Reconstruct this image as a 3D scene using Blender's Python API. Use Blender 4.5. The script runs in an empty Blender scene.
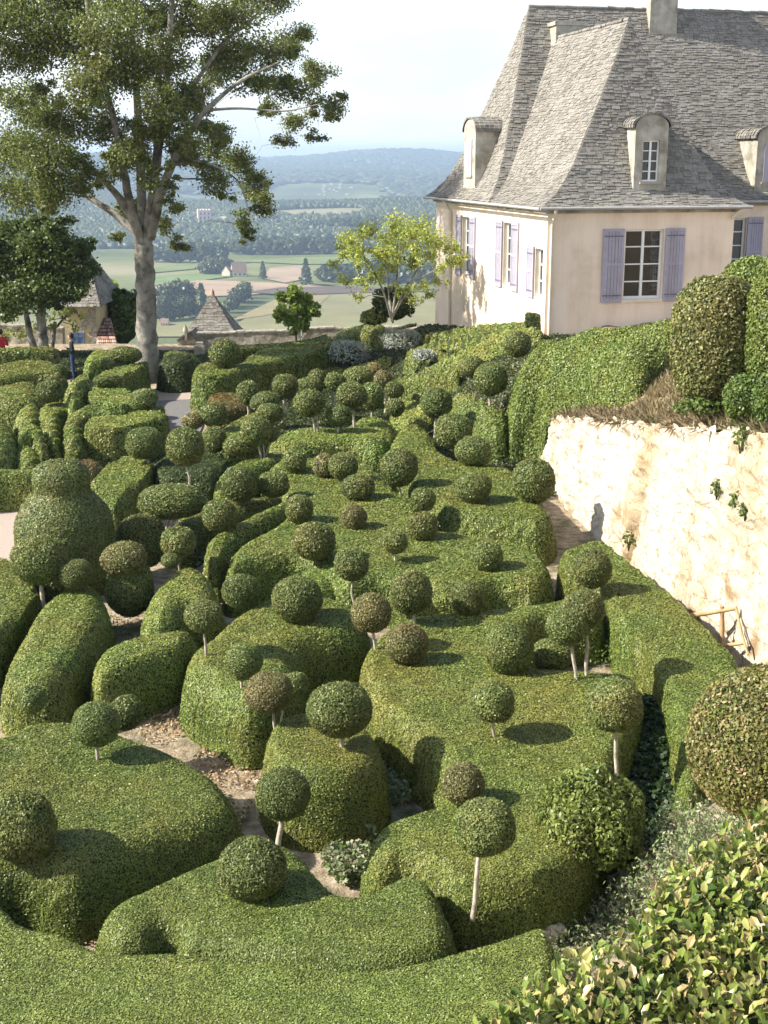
import bpy, math, random
import numpy as np
from mathutils import Vector, Matrix, noise as mnoise

random.seed(7)
RNG = np.random.default_rng(11)
S = bpy.context.scene
COL = S.collection
PI = math.pi
# ------------------------------------------------------------------ camera
F, PITCH, CAMZ = 1300.0, math.radians(15.1), 7.6
CP, SP = math.cos(PITCH), math.sin(PITCH)

def ray(x, y):
    dx, dy = x - 384.0, y - 512.0
    return np.array([dx, F * CP - dy * SP, -F * SP - dy * CP])

def at_y(x, y, Y):
    d = ray(x, y); t = Y / d[1]
    return np.array([d[0] * t, Y, CAMZ + d[2] * t])

def at_z(x, y, z):
    d = ray(x, y); t = (z - CAMZ) / d[2]
    return np.array([d[0] * t, d[1] * t, z])

def px_size(x, y, Y):
    """metres per pixel at depth Y"""
    return Y / ray(x, y)[1]

def smooth(a):
    a = np.clip(a, 0, 1)
    return a * a * (3 - 2 * a)

def ground_flat(x, y):
    """garden ground height: flat parterre, and the bank rising to the foot of the house wall"""
    x = np.asarray(x, float); y = np.asarray(y, float)
    d = 4.55 - 0.233 * (y - 37) - x
    return (2.8 - 0.10 * np.clip(y - 37, 0, 14)) * smooth(1 - d / 4.2) * smooth((y - 30.5) / 5) * smooth((55 - y) / 5)

def ground(x, y):
    """the same with the steep bank under the viewpoint"""
    x = np.asarray(x, float); y = np.asarray(y, float)
    d = (x - 0.9) * 0.94 - (y - 8) * 0.34
    near = np.clip(1.3 * d, 0, 3.6) * smooth((15.5 - y) / 4.0)
    return np.maximum(ground_flat(x, y), near)

def on(x, y, H=0.0, y0=6.0):
    """first point of the pixel's sight line that lies H above the garden ground"""
    d = ray(x, y)
    Y = np.arange(y0, 75, 0.02)
    X = d[0] / d[1] * Y; Z = CAMZ + d[2] / d[1] * Y
    k = np.nonzero(Z <= ground_flat(X, Y) + H)[0]
    i = k[0] if len(k) else len(Y) - 1
    return np.array([X[i], Y[i], Z[i]])

# ------------------------------------------------------------------ noise
def vnoise(p, scale=1.0, seed=0):
    p = np.asarray(p, float) * scale + seed * 17.31
    i = np.floor(p).astype(np.int64); f = p - i
    f = f * f * (3 - 2 * f)
    def h(a, b, c):
        n = (a * 374761393 + b * 668265263 + c * 2147483647 + seed * 97531) & 0xffffffff
        n = ((n ^ (n >> 13)) * 1274126177) & 0xffffffff
        return ((n ^ (n >> 16)) & 0xffff) / 65535.0
    r = 0
    for a in (0, 1):
        for b in (0, 1):
            for c in (0, 1):
                w = (f[:, 0] if a else 1 - f[:, 0]) * (f[:, 1] if b else 1 - f[:, 1]) * (f[:, 2] if c else 1 - f[:, 2])
                r = r + w * h(i[:, 0] + a, i[:, 1] + b, i[:, 2] + c)
    return r * 2 - 1

def fbm(p, scale, oct=3, seed=0):
    r = 0; a = 1.0
    for o in range(oct):
        r = r + a * vnoise(p, scale * 2 ** o, seed + o); a *= 0.5
    return r

# ------------------------------------------------------------------ mesh helpers
class MB:
    """collects vertices and faces with material slots, builds ONE mesh object"""
    def __init__(s):
        s.v = []; s.f = []; s.m = []; s.sm = []; s.n = 0
    def add(s, V, faces, mat=0, smooth=False):
        V = np.asarray(V, float).reshape(-1, 3)
        s.v.append(V)
        F_ = np.asarray(faces, np.int64)
        s.f.append(F_ + s.n)
        s.m.append(np.full(len(F_), mat)); s.sm.append(np.full(len(F_), smooth))
        s.n += len(V)
    def box(s, x0, x1, y0, y1, z0, z1, mat=0):
        V = [(x0,y0,z0),(x1,y0,z0),(x1,y1,z0),(x0,y1,z0),(x0,y0,z1),(x1,y0,z1),(x1,y1,z1),(x0,y1,z1)]
        s.add(V, [(0,3,2,1),(4,5,6,7),(0,1,5,4),(1,2,6,5),(2,3,7,6),(3,0,4,7)], mat)
    def quad(s, a, b, c, d, mat=0):
        s.add([a,b,c,d], [(0,1,2,3)], mat)
    def tube(s, pts, rad, n=8, mat=0, cap=True):
        pts = np.asarray(pts, float); m = len(pts)
        rad = np.broadcast_to(np.asarray(rad, float), (m,))
        T = np.gradient(pts, axis=0); T /= np.linalg.norm(T, axis=1)[:, None] + 1e-9
        ref = np.array([0.31, 0.95, 0.05]) if abs(T[0] @ np.array([0.31,0.95,0.05])) < 0.9 else np.array([1.0,0,0])
        V = []
        for i in range(m):
            a = np.cross(T[i], ref); a /= np.linalg.norm(a) + 1e-9
            b = np.cross(T[i], a)
            ang = np.arange(n) / n * 2 * PI
            V.append(pts[i] + rad[i] * (np.cos(ang)[:, None] * a + np.sin(ang)[:, None] * b))
        V = np.concatenate(V)
        q = []
        for i in range(m - 1):
            for j in range(n):
                k = (j + 1) % n
                q.append((i*n+j, i*n+k, (i+1)*n+k, (i+1)*n+j))
        s.add(V, q, mat, True)
        if cap and n in (4, 6, 8):
            for i in (0, m - 1):
                c = V[i*n:(i+1)*n]
                s.add(np.vstack([c, c.mean(0)]), [(j, (j+1) % n, n, n) for j in range(n)], mat)
    def build(s, name, mats, parent=None, loc=None, world=False):
        V = np.concatenate(s.v) if s.v else np.zeros((0,3))
        me = bpy.data.meshes.new(name)
        if loc is not None: V = V - np.asarray(loc)
        FF = np.concatenate([np.hstack([a, np.full((len(a), 4 - a.shape[1]), -1)]) for a in s.f]) if s.f else np.zeros((0,4), int)
        mt = np.concatenate(s.m); sm = np.concatenate(s.sm)
        tri = (FF[:, 3] < 0) | (FF[:, 3] == FF[:, 2])
        cnt = np.where(tri, 3, 4)
        start = np.concatenate([[0], np.cumsum(cnt)[:-1]])
        flat = FF.reshape(-1); keep = np.ones((len(FF), 4), bool); keep[tri, 3] = False
        flat = flat[keep.reshape(-1)]
        me.vertices.add(len(V)); me.vertices.foreach_set('co', V.astype(np.float32).ravel())
        me.loops.add(len(flat)); me.loops.foreach_set('vertex_index', flat.astype(np.int32))
        me.polygons.add(len(FF)); me.polygons.foreach_set('loop_start', start.astype(np.int32))
        for m in (mats if isinstance(mats, (list, tuple)) else [mats]): me.materials.append(m)
        me.polygons.foreach_set('material_index', mt.astype(np.int32))
        me.polygons.foreach_set('use_smooth', sm.astype(bool))
        me.update(calc_edges=True); me.validate()
        o = bpy.data.objects.new(name, me); COL.objects.link(o)
        if parent: o.parent = parent
        if loc is not None: o.location = loc
        return o

def tag(o, label=None, cat=None, group=None, kind=None):
    if label: o['label'] = label
    if cat: o['category'] = cat
    if group: o['group'] = group
    if kind: o['kind'] = kind
    return o

def empty(name, loc, rz=0, label=None, cat=None, group=None):
    o = bpy.data.objects.new(name, None); COL.objects.link(o)
    o.location = loc; o.rotation_euler.z = rz; o.empty_display_size = 0.2
    return tag(o, label, cat, group)

def nrm(a): return a / (np.linalg.norm(a, axis=-1, keepdims=True) + 1e-9)

def leaf_quads(P, N, L, W=0.6, tilt=0.6, out=0.35, fold=0.0, hang=0.0):
    """rhombic leaves at points P with normals N; L length (array or number)"""
    n = len(P)
    L = np.broadcast_to(np.asarray(L, float), (n,)) * RNG.uniform(0.7, 1.3, n)
    nn = nrm(N + tilt * RNG.normal(size=(n, 3)))
    t = nrm(np.cross(nn, RNG.normal(size=(n, 3))))
    if hang: t = nrm(t + np.array([0, 0, -hang])); nn = nrm(np.cross(t, np.cross(nn, t)))
    b = np.cross(nn, t)
    C = P + N * (RNG.uniform(-0.1, 1.0, n) * out * L)[:, None]
    l = (t * L[:, None]) * 0.5; w = b * (L * W * 0.5)[:, None]
    sh = t * (L * 0.08)[:, None]
    V = np.stack([C - l, C + w - sh, C + l, C - w - sh], 1).reshape(-1, 3)
    q = np.arange(n * 4).reshape(n, 4)
    return V, q

def sample_tris(V, Q, n_of, view=True):
    """area-weighted samples on quads; n_of(area, centre) -> expected count per triangle"""
    T = np.concatenate([Q[:, [0, 1, 2]], Q[:, [0, 2, 3]]])
    A, B, C = V[T[:, 0]], V[T[:, 1]], V[T[:, 2]]
    cr = np.cross(B - A, C - A); ar = np.linalg.norm(cr, axis=1) * 0.5
    ok = ar > 1e-8
    A, B, C, cr, ar = A[ok], B[ok], C[ok], cr[ok], ar[ok]
    cen = (A + B + C) / 3; nor = nrm(cr)
    ex = n_of(ar, cen, nor)
    k = np.floor(ex + RNG.random(len(ex))).astype(int)
    idx = np.repeat(np.arange(len(ex)), k)
    u = RNG.random(len(idx)); v = RNG.random(len(idx))
    fl = u + v > 1; u[fl] = 1 - u[fl]; v[fl] = 1 - v[fl]
    P = A[idx] + (B[idx] - A[idx]) * u[:, None] + (C[idx] - A[idx]) * v[:, None]
    return P, nor[idx]

# ------------------------------------------------------------------ materials
def new_mat(name):
    m = bpy.data.materials.new(name); m.use_nodes = True
    nt = m.node_tree
    return m, nt, nt.nodes['Principled BSDF'], nt.nodes['Material Output']

def nd(nt, typ, **kw):
    n = nt.nodes.new(typ)
    for k, v in kw.items():
        if k in n.inputs.keys() if isinstance(k, str) else False: n.inputs[k].default_value = v
        else: setattr(n, k, v)
    return n

def ramp(nt, stops):
    r = nt.nodes.new('ShaderNodeValToRGB'); e = r.color_ramp.elements
    while len(e) < len(stops): e.new(0.5)
    for i, (p, c) in enumerate(stops):
        e[i].position = p; e[i].color = (*c, 1)
    return r

def mixc(nt, fac, a, b, mode='MIX'):
    m = nt.nodes.new('ShaderNodeMix'); m.data_type = 'RGBA'; m.blend_type = mode
    for sock, val in ((m.inputs[0], fac), (m.inputs[6], a), (m.inputs[7], b)):
        if hasattr(val, 'is_output'): nt.links.new(val, sock)
        elif isinstance(val, (int, float)): sock.default_value = val
        else: sock.default_value = (*val, 1)
    return m.outputs[2]

def noise_tex(nt, vec, scale, detail=3, rough=0.55):
    n = nt.nodes.new('ShaderNodeTexNoise')
    n.inputs['Scale'].default_value = scale; n.inputs['Detail'].default_value = detail
    n.inputs['Roughness'].default_value = rough
    if vec is not None: nt.links.new(vec, n.inputs['Vector'])
    return n

def foliage(name, cols, patch=None, patch_amt=0.6, patch_scale=0.7, trans=0.25, gloss=0.45, tint=0.0):
    """leaf material: per-leaf colour spread, dry patches in world space"""
    m, nt, bs, out = new_mat(name)
    geo = nt.nodes.new('ShaderNodeNewGeometry')
    k = len(cols)
    r = ramp(nt, [(i / max(1, k - 1), c) for i, c in enumerate(cols)])
    nt.links.new(geo.outputs['Random Per Island'], r.inputs[0])
    col = r.outputs[0]
    if patch:
        n = noise_tex(nt, geo.outputs['Position'], patch_scale, 4, 0.6)
        rr = ramp(nt, [(0.42, (0, 0, 0)), (0.68, (patch_amt,) * 3)])
        nt.links.new(n.outputs[0], rr.inputs[0])
        col = mixc(nt, rr.outputs[0], col, patch)
    oi = nt.nodes.new('ShaderNodeObjectInfo')
    hs = nt.nodes.new('ShaderNodeHueSaturation')
    mr = nt.nodes.new('ShaderNodeMapRange'); mr.inputs[3].default_value = 0.493 - tint; mr.inputs[4].default_value = 0.503
    nt.links.new(oi.outputs['Random'], mr.inputs[0]); nt.links.new(mr.outputs[0], hs.inputs['Hue'])
    mv = nt.nodes.new('ShaderNodeMapRange'); mv.inputs[3].default_value = 0.82; mv.inputs[4].default_value = 1.15
    mul = nt.nodes.new('ShaderNodeMath'); mul.operation = 'FRACT'
    m7 = nt.nodes.new('ShaderNodeMath'); m7.operation = 'MULTIPLY'; m7.inputs[1].default_value = 7.13
    nt.links.new(oi.outputs['Random'], m7.inputs[0]); nt.links.new(m7.outputs[0], mul.inputs[0])
    nt.links.new(mul.outputs[0], mv.inputs[0]); nt.links.new(mv.outputs[0], hs.inputs['Value'])
    nf = noise_tex(nt, geo.outputs['Position'], 4.5, 4, 0.6); rf = ramp(nt, [(0.3, (0.72, 0.74, 0.72)), (0.7, (1.18, 1.16, 1.1))])
    nt.links.new(nf.outputs[0], rf.inputs[0]); col = mixc(nt, 1.0, col, rf.outputs[0], 'MULTIPLY')
    nt.links.new(col, hs.inputs['Color'])
    nt.links.new(hs.outputs[0], bs.inputs['Base Color'])
    bs.inputs['Roughness'].default_value = gloss; bs.inputs['Specular IOR Level'].default_value = 0.35
    if trans:
        tr = nt.nodes.new('ShaderNodeBsdfTranslucent'); nt.links.new(hs.outputs[0], tr.inputs[0])
        mx = nt.nodes.new('ShaderNodeMixShader'); mx.inputs[0].default_value = trans
        nt.links.new(bs.outputs[0], mx.inputs[1]); nt.links.new(tr.outputs[0], mx.inputs[2])
        nt.links.new(mx.outputs[0], out.inputs['Surface'])
    return m

def rough_mat(name, stops, scale=3.0, detail=6, rough=0.9, bump=0.3, bscale=20, second=None, spec=0.2, coord='Position', bdist=0.02):
    m, nt, bs, out = new_mat(name)
    geo = nt.nodes.new('ShaderNodeNewGeometry')
    if coord == 'Object':
        tc = nt.nodes.new('ShaderNodeTexCoord'); vec = tc.outputs['Object']
    else: vec = geo.outputs['Position']
    n = noise_tex(nt, vec, scale, detail, 0.62)
    r = ramp(nt, stops); nt.links.new(n.outputs[0], r.inputs[0])
    col = r.outputs[0]
    if second:
        c2, sc2, lo, hi, amt = second
        n2 = noise_tex(nt, vec, sc2, 5, 0.6)
        r2 = ramp(nt, [(lo, (0,0,0)), (hi, (amt,)*3)]); nt.links.new(n2.outputs[0], r2.inputs[0])
        col = mixc(nt, r2.outputs[0], col, c2)
    nt.links.new(col, bs.inputs['Base Color'])
    bs.inputs['Roughness'].default_value = rough; bs.inputs['Specular IOR Level'].default_value = spec
    if bump:
        nb = noise_tex(nt, vec, bscale, 6, 0.65)
        b = nt.nodes.new('ShaderNodeBump'); b.inputs['Strength'].default_value = bump; b.inputs['Distance'].default_value = bdist
        nt.links.new(nb.outputs[0], b.inputs['Height']); nt.links.new(b.outputs[0], bs.inputs['Normal'])
    return m

def plain(name, c, rough=0.6, spec=0.3, var=0.12, scale=8):
    lo = tuple(x * (1 - var) for x in c); hi = tuple(min(1, x * (1 + var)) for x in c)
    return rough_mat(name, [(0.3, lo), (0.7, hi)], scale, 4, rough, 0.08, 40, None, spec)

M = {}
BOX = [(0.092,0.138,0.027),(0.158,0.222,0.042),(0.225,0.293,0.064),(0.305,0.36,0.112)]
M['box'] = foliage('box_leaf', BOX, (0.33,0.275,0.070), 0.5, 0.7, tint=0.004)
M['box_core'] = rough_mat('box_twigs_gap_shade', [(0.3,(0.020,0.028,0.009)),(0.7,(0.055,0.070,0.020))], 60, 3, 0.9, 0.6, 70)  # twiggy core and stems, darkened so the gaps between leaves look shaded
M['ball'] = foliage('ball_leaf', [(0.070,0.110,0.030),(0.130,0.180,0.048),(0.190,0.240,0.070),(0.26,0.30,0.11)], (0.270,0.215,0.075), 0.40, 1.6, tint=0.004)
M['ball_brown'] = foliage('dry_ball_leaf', [(0.10,0.115,0.036),(0.175,0.185,0.06),(0.24,0.235,0.085),(0.30,0.275,0.13)], (0.290,0.205,0.095), 0.5, 2.0)
M['dry_hedge'] = foliage('browned_hedge_leaf', [(0.08,0.07,0.02),(0.14,0.12,0.04),(0.19,0.15,0.05)], (0.23,0.14,0.05), 0.7, 1.2)
M['olive'] = foliage('olive_leaf', [(0.07,0.085,0.026),(0.14,0.155,0.045),(0.21,0.215,0.07),(0.29,0.27,0.11)], (0.22,0.17,0.07), 0.5, 1.5)
M['boxg'] = foliage('green_box_leaf', [(0.082,0.130,0.026),(0.145,0.212,0.042),(0.208,0.280,0.064),(0.285,0.345,0.115)], (0.30,0.26,0.07), 0.35, 0.8)
M['vase'] = foliage('vase_leaf', [(0.15,0.23,0.04),(0.25,0.34,0.07),(0.36,0.43,0.11)], None, trans=0.45)
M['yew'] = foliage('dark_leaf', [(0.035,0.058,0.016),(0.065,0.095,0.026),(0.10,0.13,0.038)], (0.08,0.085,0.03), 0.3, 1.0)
M['lush'] = foliage('lush_leaf', [(0.05,0.09,0.016),(0.10,0.16,0.03),(0.16,0.23,0.05)], (0.14,0.17,0.05), 0.4, 1.5)
M['ivy'] = foliage('ivy_leaf', [(0.016,0.034,0.012),(0.03,0.06,0.018),(0.05,0.085,0.03)], None)
M['silver'] = foliage('silver_leaf', [(0.22,0.25,0.20),(0.32,0.36,0.31),(0.42,0.45,0.40)], None, trans=0.1)
M['scrub'] = foliage('scrub_leaf', [(0.10,0.17,0.05),(0.18,0.26,0.08),(0.28,0.34,0.17),(0.38,0.40,0.28),(0.30,0.21,0.12)], None)
M['drygrass'] = foliage('dry_grass', [(0.16,0.12,0.06),(0.26,0.20,0.11),(0.36,0.28,0.17),(0.20,0.15,0.09)], (0.12,0.15,0.05), 0.5, 0.8)
M['bigleaf'] = foliage('spindle_leaf', [(0.055,0.10,0.02),(0.12,0.19,0.035),(0.19,0.26,0.055),(0.27,0.32,0.08),(0.37,0.36,0.13),(0.43,0.31,0.145)], (0.20,0.17,0.05), 0.35, 2.2, gloss=0.3)
M['redleaf'] = foliage('red_leaf', [(0.34,0.05,0.035),(0.42,0.11,0.06)], None)
M['lime'] = foliage('tree_leaf', [(0.075,0.115,0.028),(0.125,0.175,0.040),(0.185,0.225,0.055),(0.26,0.27,0.08)], (0.15,0.14,0.035), 0.5, 0.35, trans=0.4)
M['lime2'] = foliage('dark_tree_leaf', [(0.06,0.10,0.024),(0.10,0.155,0.036),(0.16,0.215,0.05)], (0.15,0.17,0.04), 0.4, 0.4, trans=0.35)
M['yellow'] = foliage('yellow_tree_leaf', [(0.24,0.29,0.05),(0.36,0.41,0.085),(0.48,0.50,0.15)], None, trans=0.4)
M['valley'] = foliage('valley_leaf', [(0.022,0.04,0.014),(0.04,0.06,0.02),(0.065,0.085,0.028)], (0.10,0.10,0.03), 0.5, 0.004, trans=0)
M['bark'] = rough_mat('pale_bark', [(0.25,(0.07,0.06,0.045)),(0.45,(0.22,0.20,0.165)),(0.7,(0.36,0.34,0.29))], 2.4, 8, 0.9, 0.8, 14, ((0.05,0.05,0.035), 1.3, 0.5, 0.62, 0.8), bdist=0.04)
M['stem'] = rough_mat('box_stem', [(0.3,(0.24,0.20,0.14)),(0.7,(0.56,0.51,0.41))], 11, 4, 0.8, 0.4, 40)
M['darkwood'] = rough_mat('dark_bark', [(0.3,(0.05,0.04,0.03)),(0.7,(0.14,0.12,0.09))], 5, 4, 0.9, 0.5, 30)
HAZE, SUN_E, SKY_S, EXPO = 0.00017, 5.0, 0.112, 1.08
CLOUD_D, CLOUD_B = (5.5,5.8,6.1), (7.4,7.45,7.5)
# ------------------------------------------------------------------ ground
def grid_sheet(xs, ys, zf):
    X, Y = np.meshgrid(xs, ys)
    V = np.stack([X.ravel(), Y.ravel(), zf(X.ravel(), Y.ravel())], 1)
    nx, ny = len(xs), len(ys)
    i = np.arange(nx - 1)[None, :] + nx * np.arange(ny - 1)[:, None]
    Q = np.stack([i, i + 1, i + nx + 1, i + nx], -1).reshape(-1, 4)
    return V, Q

M['litter'] = rough_mat('leaf_litter_ground', [(0.3,(0.16,0.12,0.075)),(0.5,(0.34,0.27,0.18)),(0.7,(0.54,0.46,0.34))], 5.0, 8, 0.95, 0.9, 22, ((0.05,0.08,0.025), 1.1, 0.5, 0.66, 0.75), bdist=0.05)
M['gravel'] = rough_mat('gravel_path', [(0.3,(0.30,0.24,0.19)),(0.7,(0.46,0.38,0.31))], 30, 6, 0.95, 0.5, 60)
M['asphalt'] = rough_mat('grey_path', [(0.3,(0.13,0.125,0.12)),(0.7,(0.19,0.18,0.17))], 12, 6, 0.95, 0.4, 80)

def gz(x, y):
    P = np.stack([x, y, np.zeros_like(x)], 1)
    return ground(x, y) + 0.03 * fbm(P, 1.4, 3, 5) * (y < 34)
V, Q = grid_sheet(np.arange(-46, 30.1, 0.25), np.arange(-4, 56.1, 0.25), gz)
mb = MB(); mb.add(V, Q, 0, True)
tag(mb.build('garden_ground', M['litter']), kind='structure')

def sheet_px(name, pts, z, mat, H=0.0):
    P = np.array([at_z(x, y, z) for x, y in pts])
    mb = MB(); n = len(P); c = P.mean(0)
    mb.add(np.vstack([P, c]), [(i, (i + 1) % n, n, n) for i in range(n)])
    return tag(mb.build(name, mat), kind='structure')
sheet_px('gravel_path', [(-120,520),(-60,492),(0,487),(40,492),(60,505),(50,540),(20,556),(-20,575),(-120,600)], 0.035, M['gravel'])
sheet_px('paved_path', [(150,402),(168,388),(200,388),(205,400),(203,425),(192,450),(160,452),(150,425)], 0.040, M['asphalt'])
sheet_px('gravel_strip', [(120,396),(150,386),(196,384),(215,389),(200,399),(168,400),(140,402)], 0.045, M['gravel'])

# ------------------------------------------------------------------ hedges
def catmull(P, per=8):
    P = np.asarray(P, float); n = len(P); out = []
    for i in range(n):
        a, b, c, d = P[i - 1], P[i], P[(i + 1) % n], P[(i + 2) % n]
        for k in range(per):
            t = k / per
            out.append(0.5 * ((2*b) + (-a + c)*t + (2*a - 5*b + 4*c - d)*t*t + (-a + 3*b - 3*c + d)*t**3))
    return np.array(out)

def sdf(poly, X, Y):
    a = poly; b = np.roll(poly, -1, 0)
    best = np.full(len(X), 1e9); bx = np.zeros(len(X)); by = np.zeros(len(X)); ins = np.zeros(len(X), bool)
    for (x0, y0), (x1, y1) in zip(a, b):
        dx, dy = x1 - x0, y1 - y0; L2 = dx*dx + dy*dy + 1e-12
        t = np.clip(((X - x0)*dx + (Y - y0)*dy) / L2, 0, 1)
        qx, qy = x0 + t*dx, y0 + t*dy
        d = np.hypot(X - qx, Y - qy); k = d < best
        best[k] = d[k]; bx[k] = qx[k]; by[k] = qy[k]
        cond = (y0 > Y) != (y1 > Y)
        xi = dx * (Y - y0) / (dy if abs(dy) > 1e-12 else 1e-12) + x0
        ins ^= cond & (X < xi)
    return np.where(ins, best, -best), bx, by

def hedge_surface(poly, ztop, zbase, r=0.35, cell=0.09, wob=0.04, p=2.3, seed=0):
    lo = poly.min(0) - cell; hi = poly.max(0) + cell
    xs = np.arange(lo[0], hi[0] + cell, cell); ys = np.arange(lo[1], hi[1] + cell, cell)
    X, Y = np.meshgrid(xs, ys); sh = X.shape; X = X.ravel(); Y = Y.ravel()
    d, bx, by = sdf(poly, X, Y)
    inside = d > 0
    nx, ny = len(xs), len(ys)
    i = np.arange(nx - 1)[None, :] + nx * np.arange(ny - 1)[:, None]
    Q = np.stack([i, i + 1, i + nx + 1, i + nx], -1).reshape(-1, 4)
    Q = Q[inside[Q].any(1)]
    X = np.where(inside, X, bx); Y = np.where(inside, Y, by); d = np.maximum(d, 0)
    P3 = np.stack([X, Y, np.zeros_like(X)], 1)
    dd = np.clip(d / r, 0, 1)
    prof = (1 - (1 - dd) ** p) ** (1 / p)
    zt = ztop(X, Y) + wob * fbm(P3, 0.9, 3, seed) + 0.012 * vnoise(P3, 5.5, seed + 7); zb = zbase(X, Y) - 0.06
    Z = zb + (zt - zb) * prof
    V = np.stack([X, Y, Z], 1)
    # lumpy sides
    off = 0.5 * wob * vnoise(V, 2.2, seed + 3)
    k = inside & (dd < 1)
    V[k, 0] += off[k]; V[k, 1] += off[k]
    used = np.unique(Q); re = np.zeros(len(V), int); re[used] = np.arange(len(used))
    return V[used], re[Q]

CAMP = np.array([0, 0, CAMZ])
def leaf_size(dist, k=0.0017, mn=0.0185): return np.maximum(mn, k * dist)

def hedge_obj(name, V, Q, leafmat, coremat, cov=1.5, W=0.62, tilt=0.34, k=0.0017, mn=0.0185, out=0.36, extra=None):
    mb = MB(); mb.add(V, Q, 0, True)
    def cnt(ar, cen, nor):
        L = leaf_size(np.linalg.norm(cen - CAMP, axis=1), k, mn)
        face = ((CAMP - cen) * nor).sum(1) > 0
        return ar * cov * np.where(face, 1.0, 0.35) / (L * L * W * 0.5)
    P, N = sample_tris(V, Q, cnt)
    L = leaf_size(np.linalg.norm(P - CAMP, axis=1), k, mn)
    v, q = leaf_quads(P, N, L, W, tilt, out)
    mb.add(v, q, 1)
    if extra: extra(mb, P, N, L)
    c = V.mean(0); c[2] = V[:, 2].min()
    return mb.build(name, [coremat, leafmat], loc=c)

HG = 'clipped box hedges of the garden'
HID = [0]; HS = 0.85
def hedge(label, pts, H=1.0, r=0.35, mat='box', slope=None, ztop=None, world=None, name='box_hedge', zb=None, wob=0.035, cat='hedge', group=HG, **kw):
    HID[0] += 1; H = H * HS if world is None else H
    if world is not None: W = np.array(world, float)
    else: W = np.array([on(x, y, H)[:2] for x, y in pts])
    poly = catmull(W)
    if world is None and W[:, 1].mean() < 36:      # clipped sides bulge a little over the footprint
        t = np.roll(poly, -1, 0) - np.roll(poly, 1, 0); n = np.stack([t[:, 1], -t[:, 0]], 1); n /= np.linalg.norm(n, axis=1)[:, None] + 1e-9
        ar = (poly[:, 0] * np.roll(poly[:, 1], -1) - np.roll(poly[:, 0], -1) * poly[:, 1]).sum()
        poly = poly + n * (0.07 if ar > 0 else -0.07)
    far = np.linalg.norm(W.mean(0))
    zt = ztop if ztop else (lambda x, y: ground_flat(x, y) + H)
    zbf = zb if zb else ground_flat
    cell = float(np.clip(far * 0.006, 0.06, 0.2))
    V, Q = hedge_surface(poly, zt, zbf, r, cell, wob, seed=HID[0])
    o = hedge_obj(name, V, Q, M[mat], M['box_core'], **kw)
    return tag(o, label, cat, group)

# nearest masses
hedge('broad green hedge filling the bottom edge of the picture, nearest of all', [(-120,870),(-50,880),(0,897),(27,917),(68,928),(115,945),(185,948),(240,955),(310,961),(375,963),(450,950),(520,928),(545,925),(560,960),(540,1010),(470,1080),(300,1130),(100,1130),(-120,1060)], 1.0, 0.22, mat='boxg')
hedge('low hedge with one squat ball in its middle and a notch in its near side', [(95,920),(112,895),(162,871),(217,849),(242,844),(275,835),(304,848),(325,869),(344,887),(367,886),(396,872),(433,877),(450,907),(455,940),(425,958),(375,966),(283,960),(205,948),(180,945),(170,925),(145,938),(112,942)], 1.0, 0.32, mat='boxg')
hedge('wide flat-topped brownish hedge cushion carrying two balls at the left edge', [(-80,800),(-40,745),(7,726),(27,716),(68,713),(118,723),(169,742),(217,767),(234,785),(236,803),(215,820),(170,836),(120,853),(70,868),(20,862),(-60,870)], 1.0, 0.40)
hedge('long sloping hedge with a bright yellow-green top beside the left edge', [(3,657),(20,625),(40,596),(68,582),(95,578),(108,594),(106,612),(86,645),(62,676),(25,684),(5,675)], 1.05, 0.45)
hedge('flat brown-topped hedge cut off by the left edge beside the gravel', [(-70,575),(-30,558),(0,556),(22,565),(38,586),(36,598),(15,620),(0,634),(-60,665)], 0.9, 0.2)
hedge('small loaf-shaped hedge with a slanting top beside the dry leaf litter', [(91,660),(100,645),(135,632),(169,627),(190,625),(195,633),(180,647),(150,658),(115,670),(96,673)], 1.0, 0.35)
hedge('two-lobed rounded hedge in front of the bell-shaped topiary', [(141,603),(152,581),(176,561),(203,562),(218,580),(220,595),(204,602),(190,602),(178,613),(150,618)], 1.0, 0.55)
hedge('big kidney-shaped hedge left of centre with a sharply lit top and dark right flank', [(182,665),(187,645),(204,633),(234,608),(258,596),(290,585),(325,590),(352,597),(366,610),(368,622),(345,632),(312,640),(300,652),(302,672),(285,690),(262,702),(240,703),(215,690),(195,678)], 1.05, 0.5)
hedge('drum-shaped hedge cushion under the largest stemmed ball at bottom centre', [(263,737),(271,716),(292,707),(330,707),(360,713),(380,733),(384,755),(365,770),(330,778),(290,776),(268,762)], 1.05, 0.32)
hedge('largest flat hedge at centre right, spread with separate balls on its top', [(360,672),(364,645),(383,628),(410,616),(440,612),(503,606),(545,598),(578,592),(600,600),(600,611),(565,615),(537,620),(524,632),(528,655),(545,666),(590,667),(633,671),(641,690),(632,730),(614,765),(606,800),(590,850),(555,872),(520,880),(490,884),(455,884),(425,866),(402,858),(380,862),(367,848),(368,832),(382,817),(417,806),(441,794),(446,770),(432,747),(400,722),(373,700)], 1.0, 0.30)
hedge('long straight hedge running along the foot of the pale stone wall', [(561,556),(568,547),(605,541),(640,567),(680,600),(722,640),(741,672),(728,705),(706,740),(698,790),(684,792),(679,740),(670,690),(650,652),(624,625),(610,600),(590,580),(568,572)], 1.05, 0.16)
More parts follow.
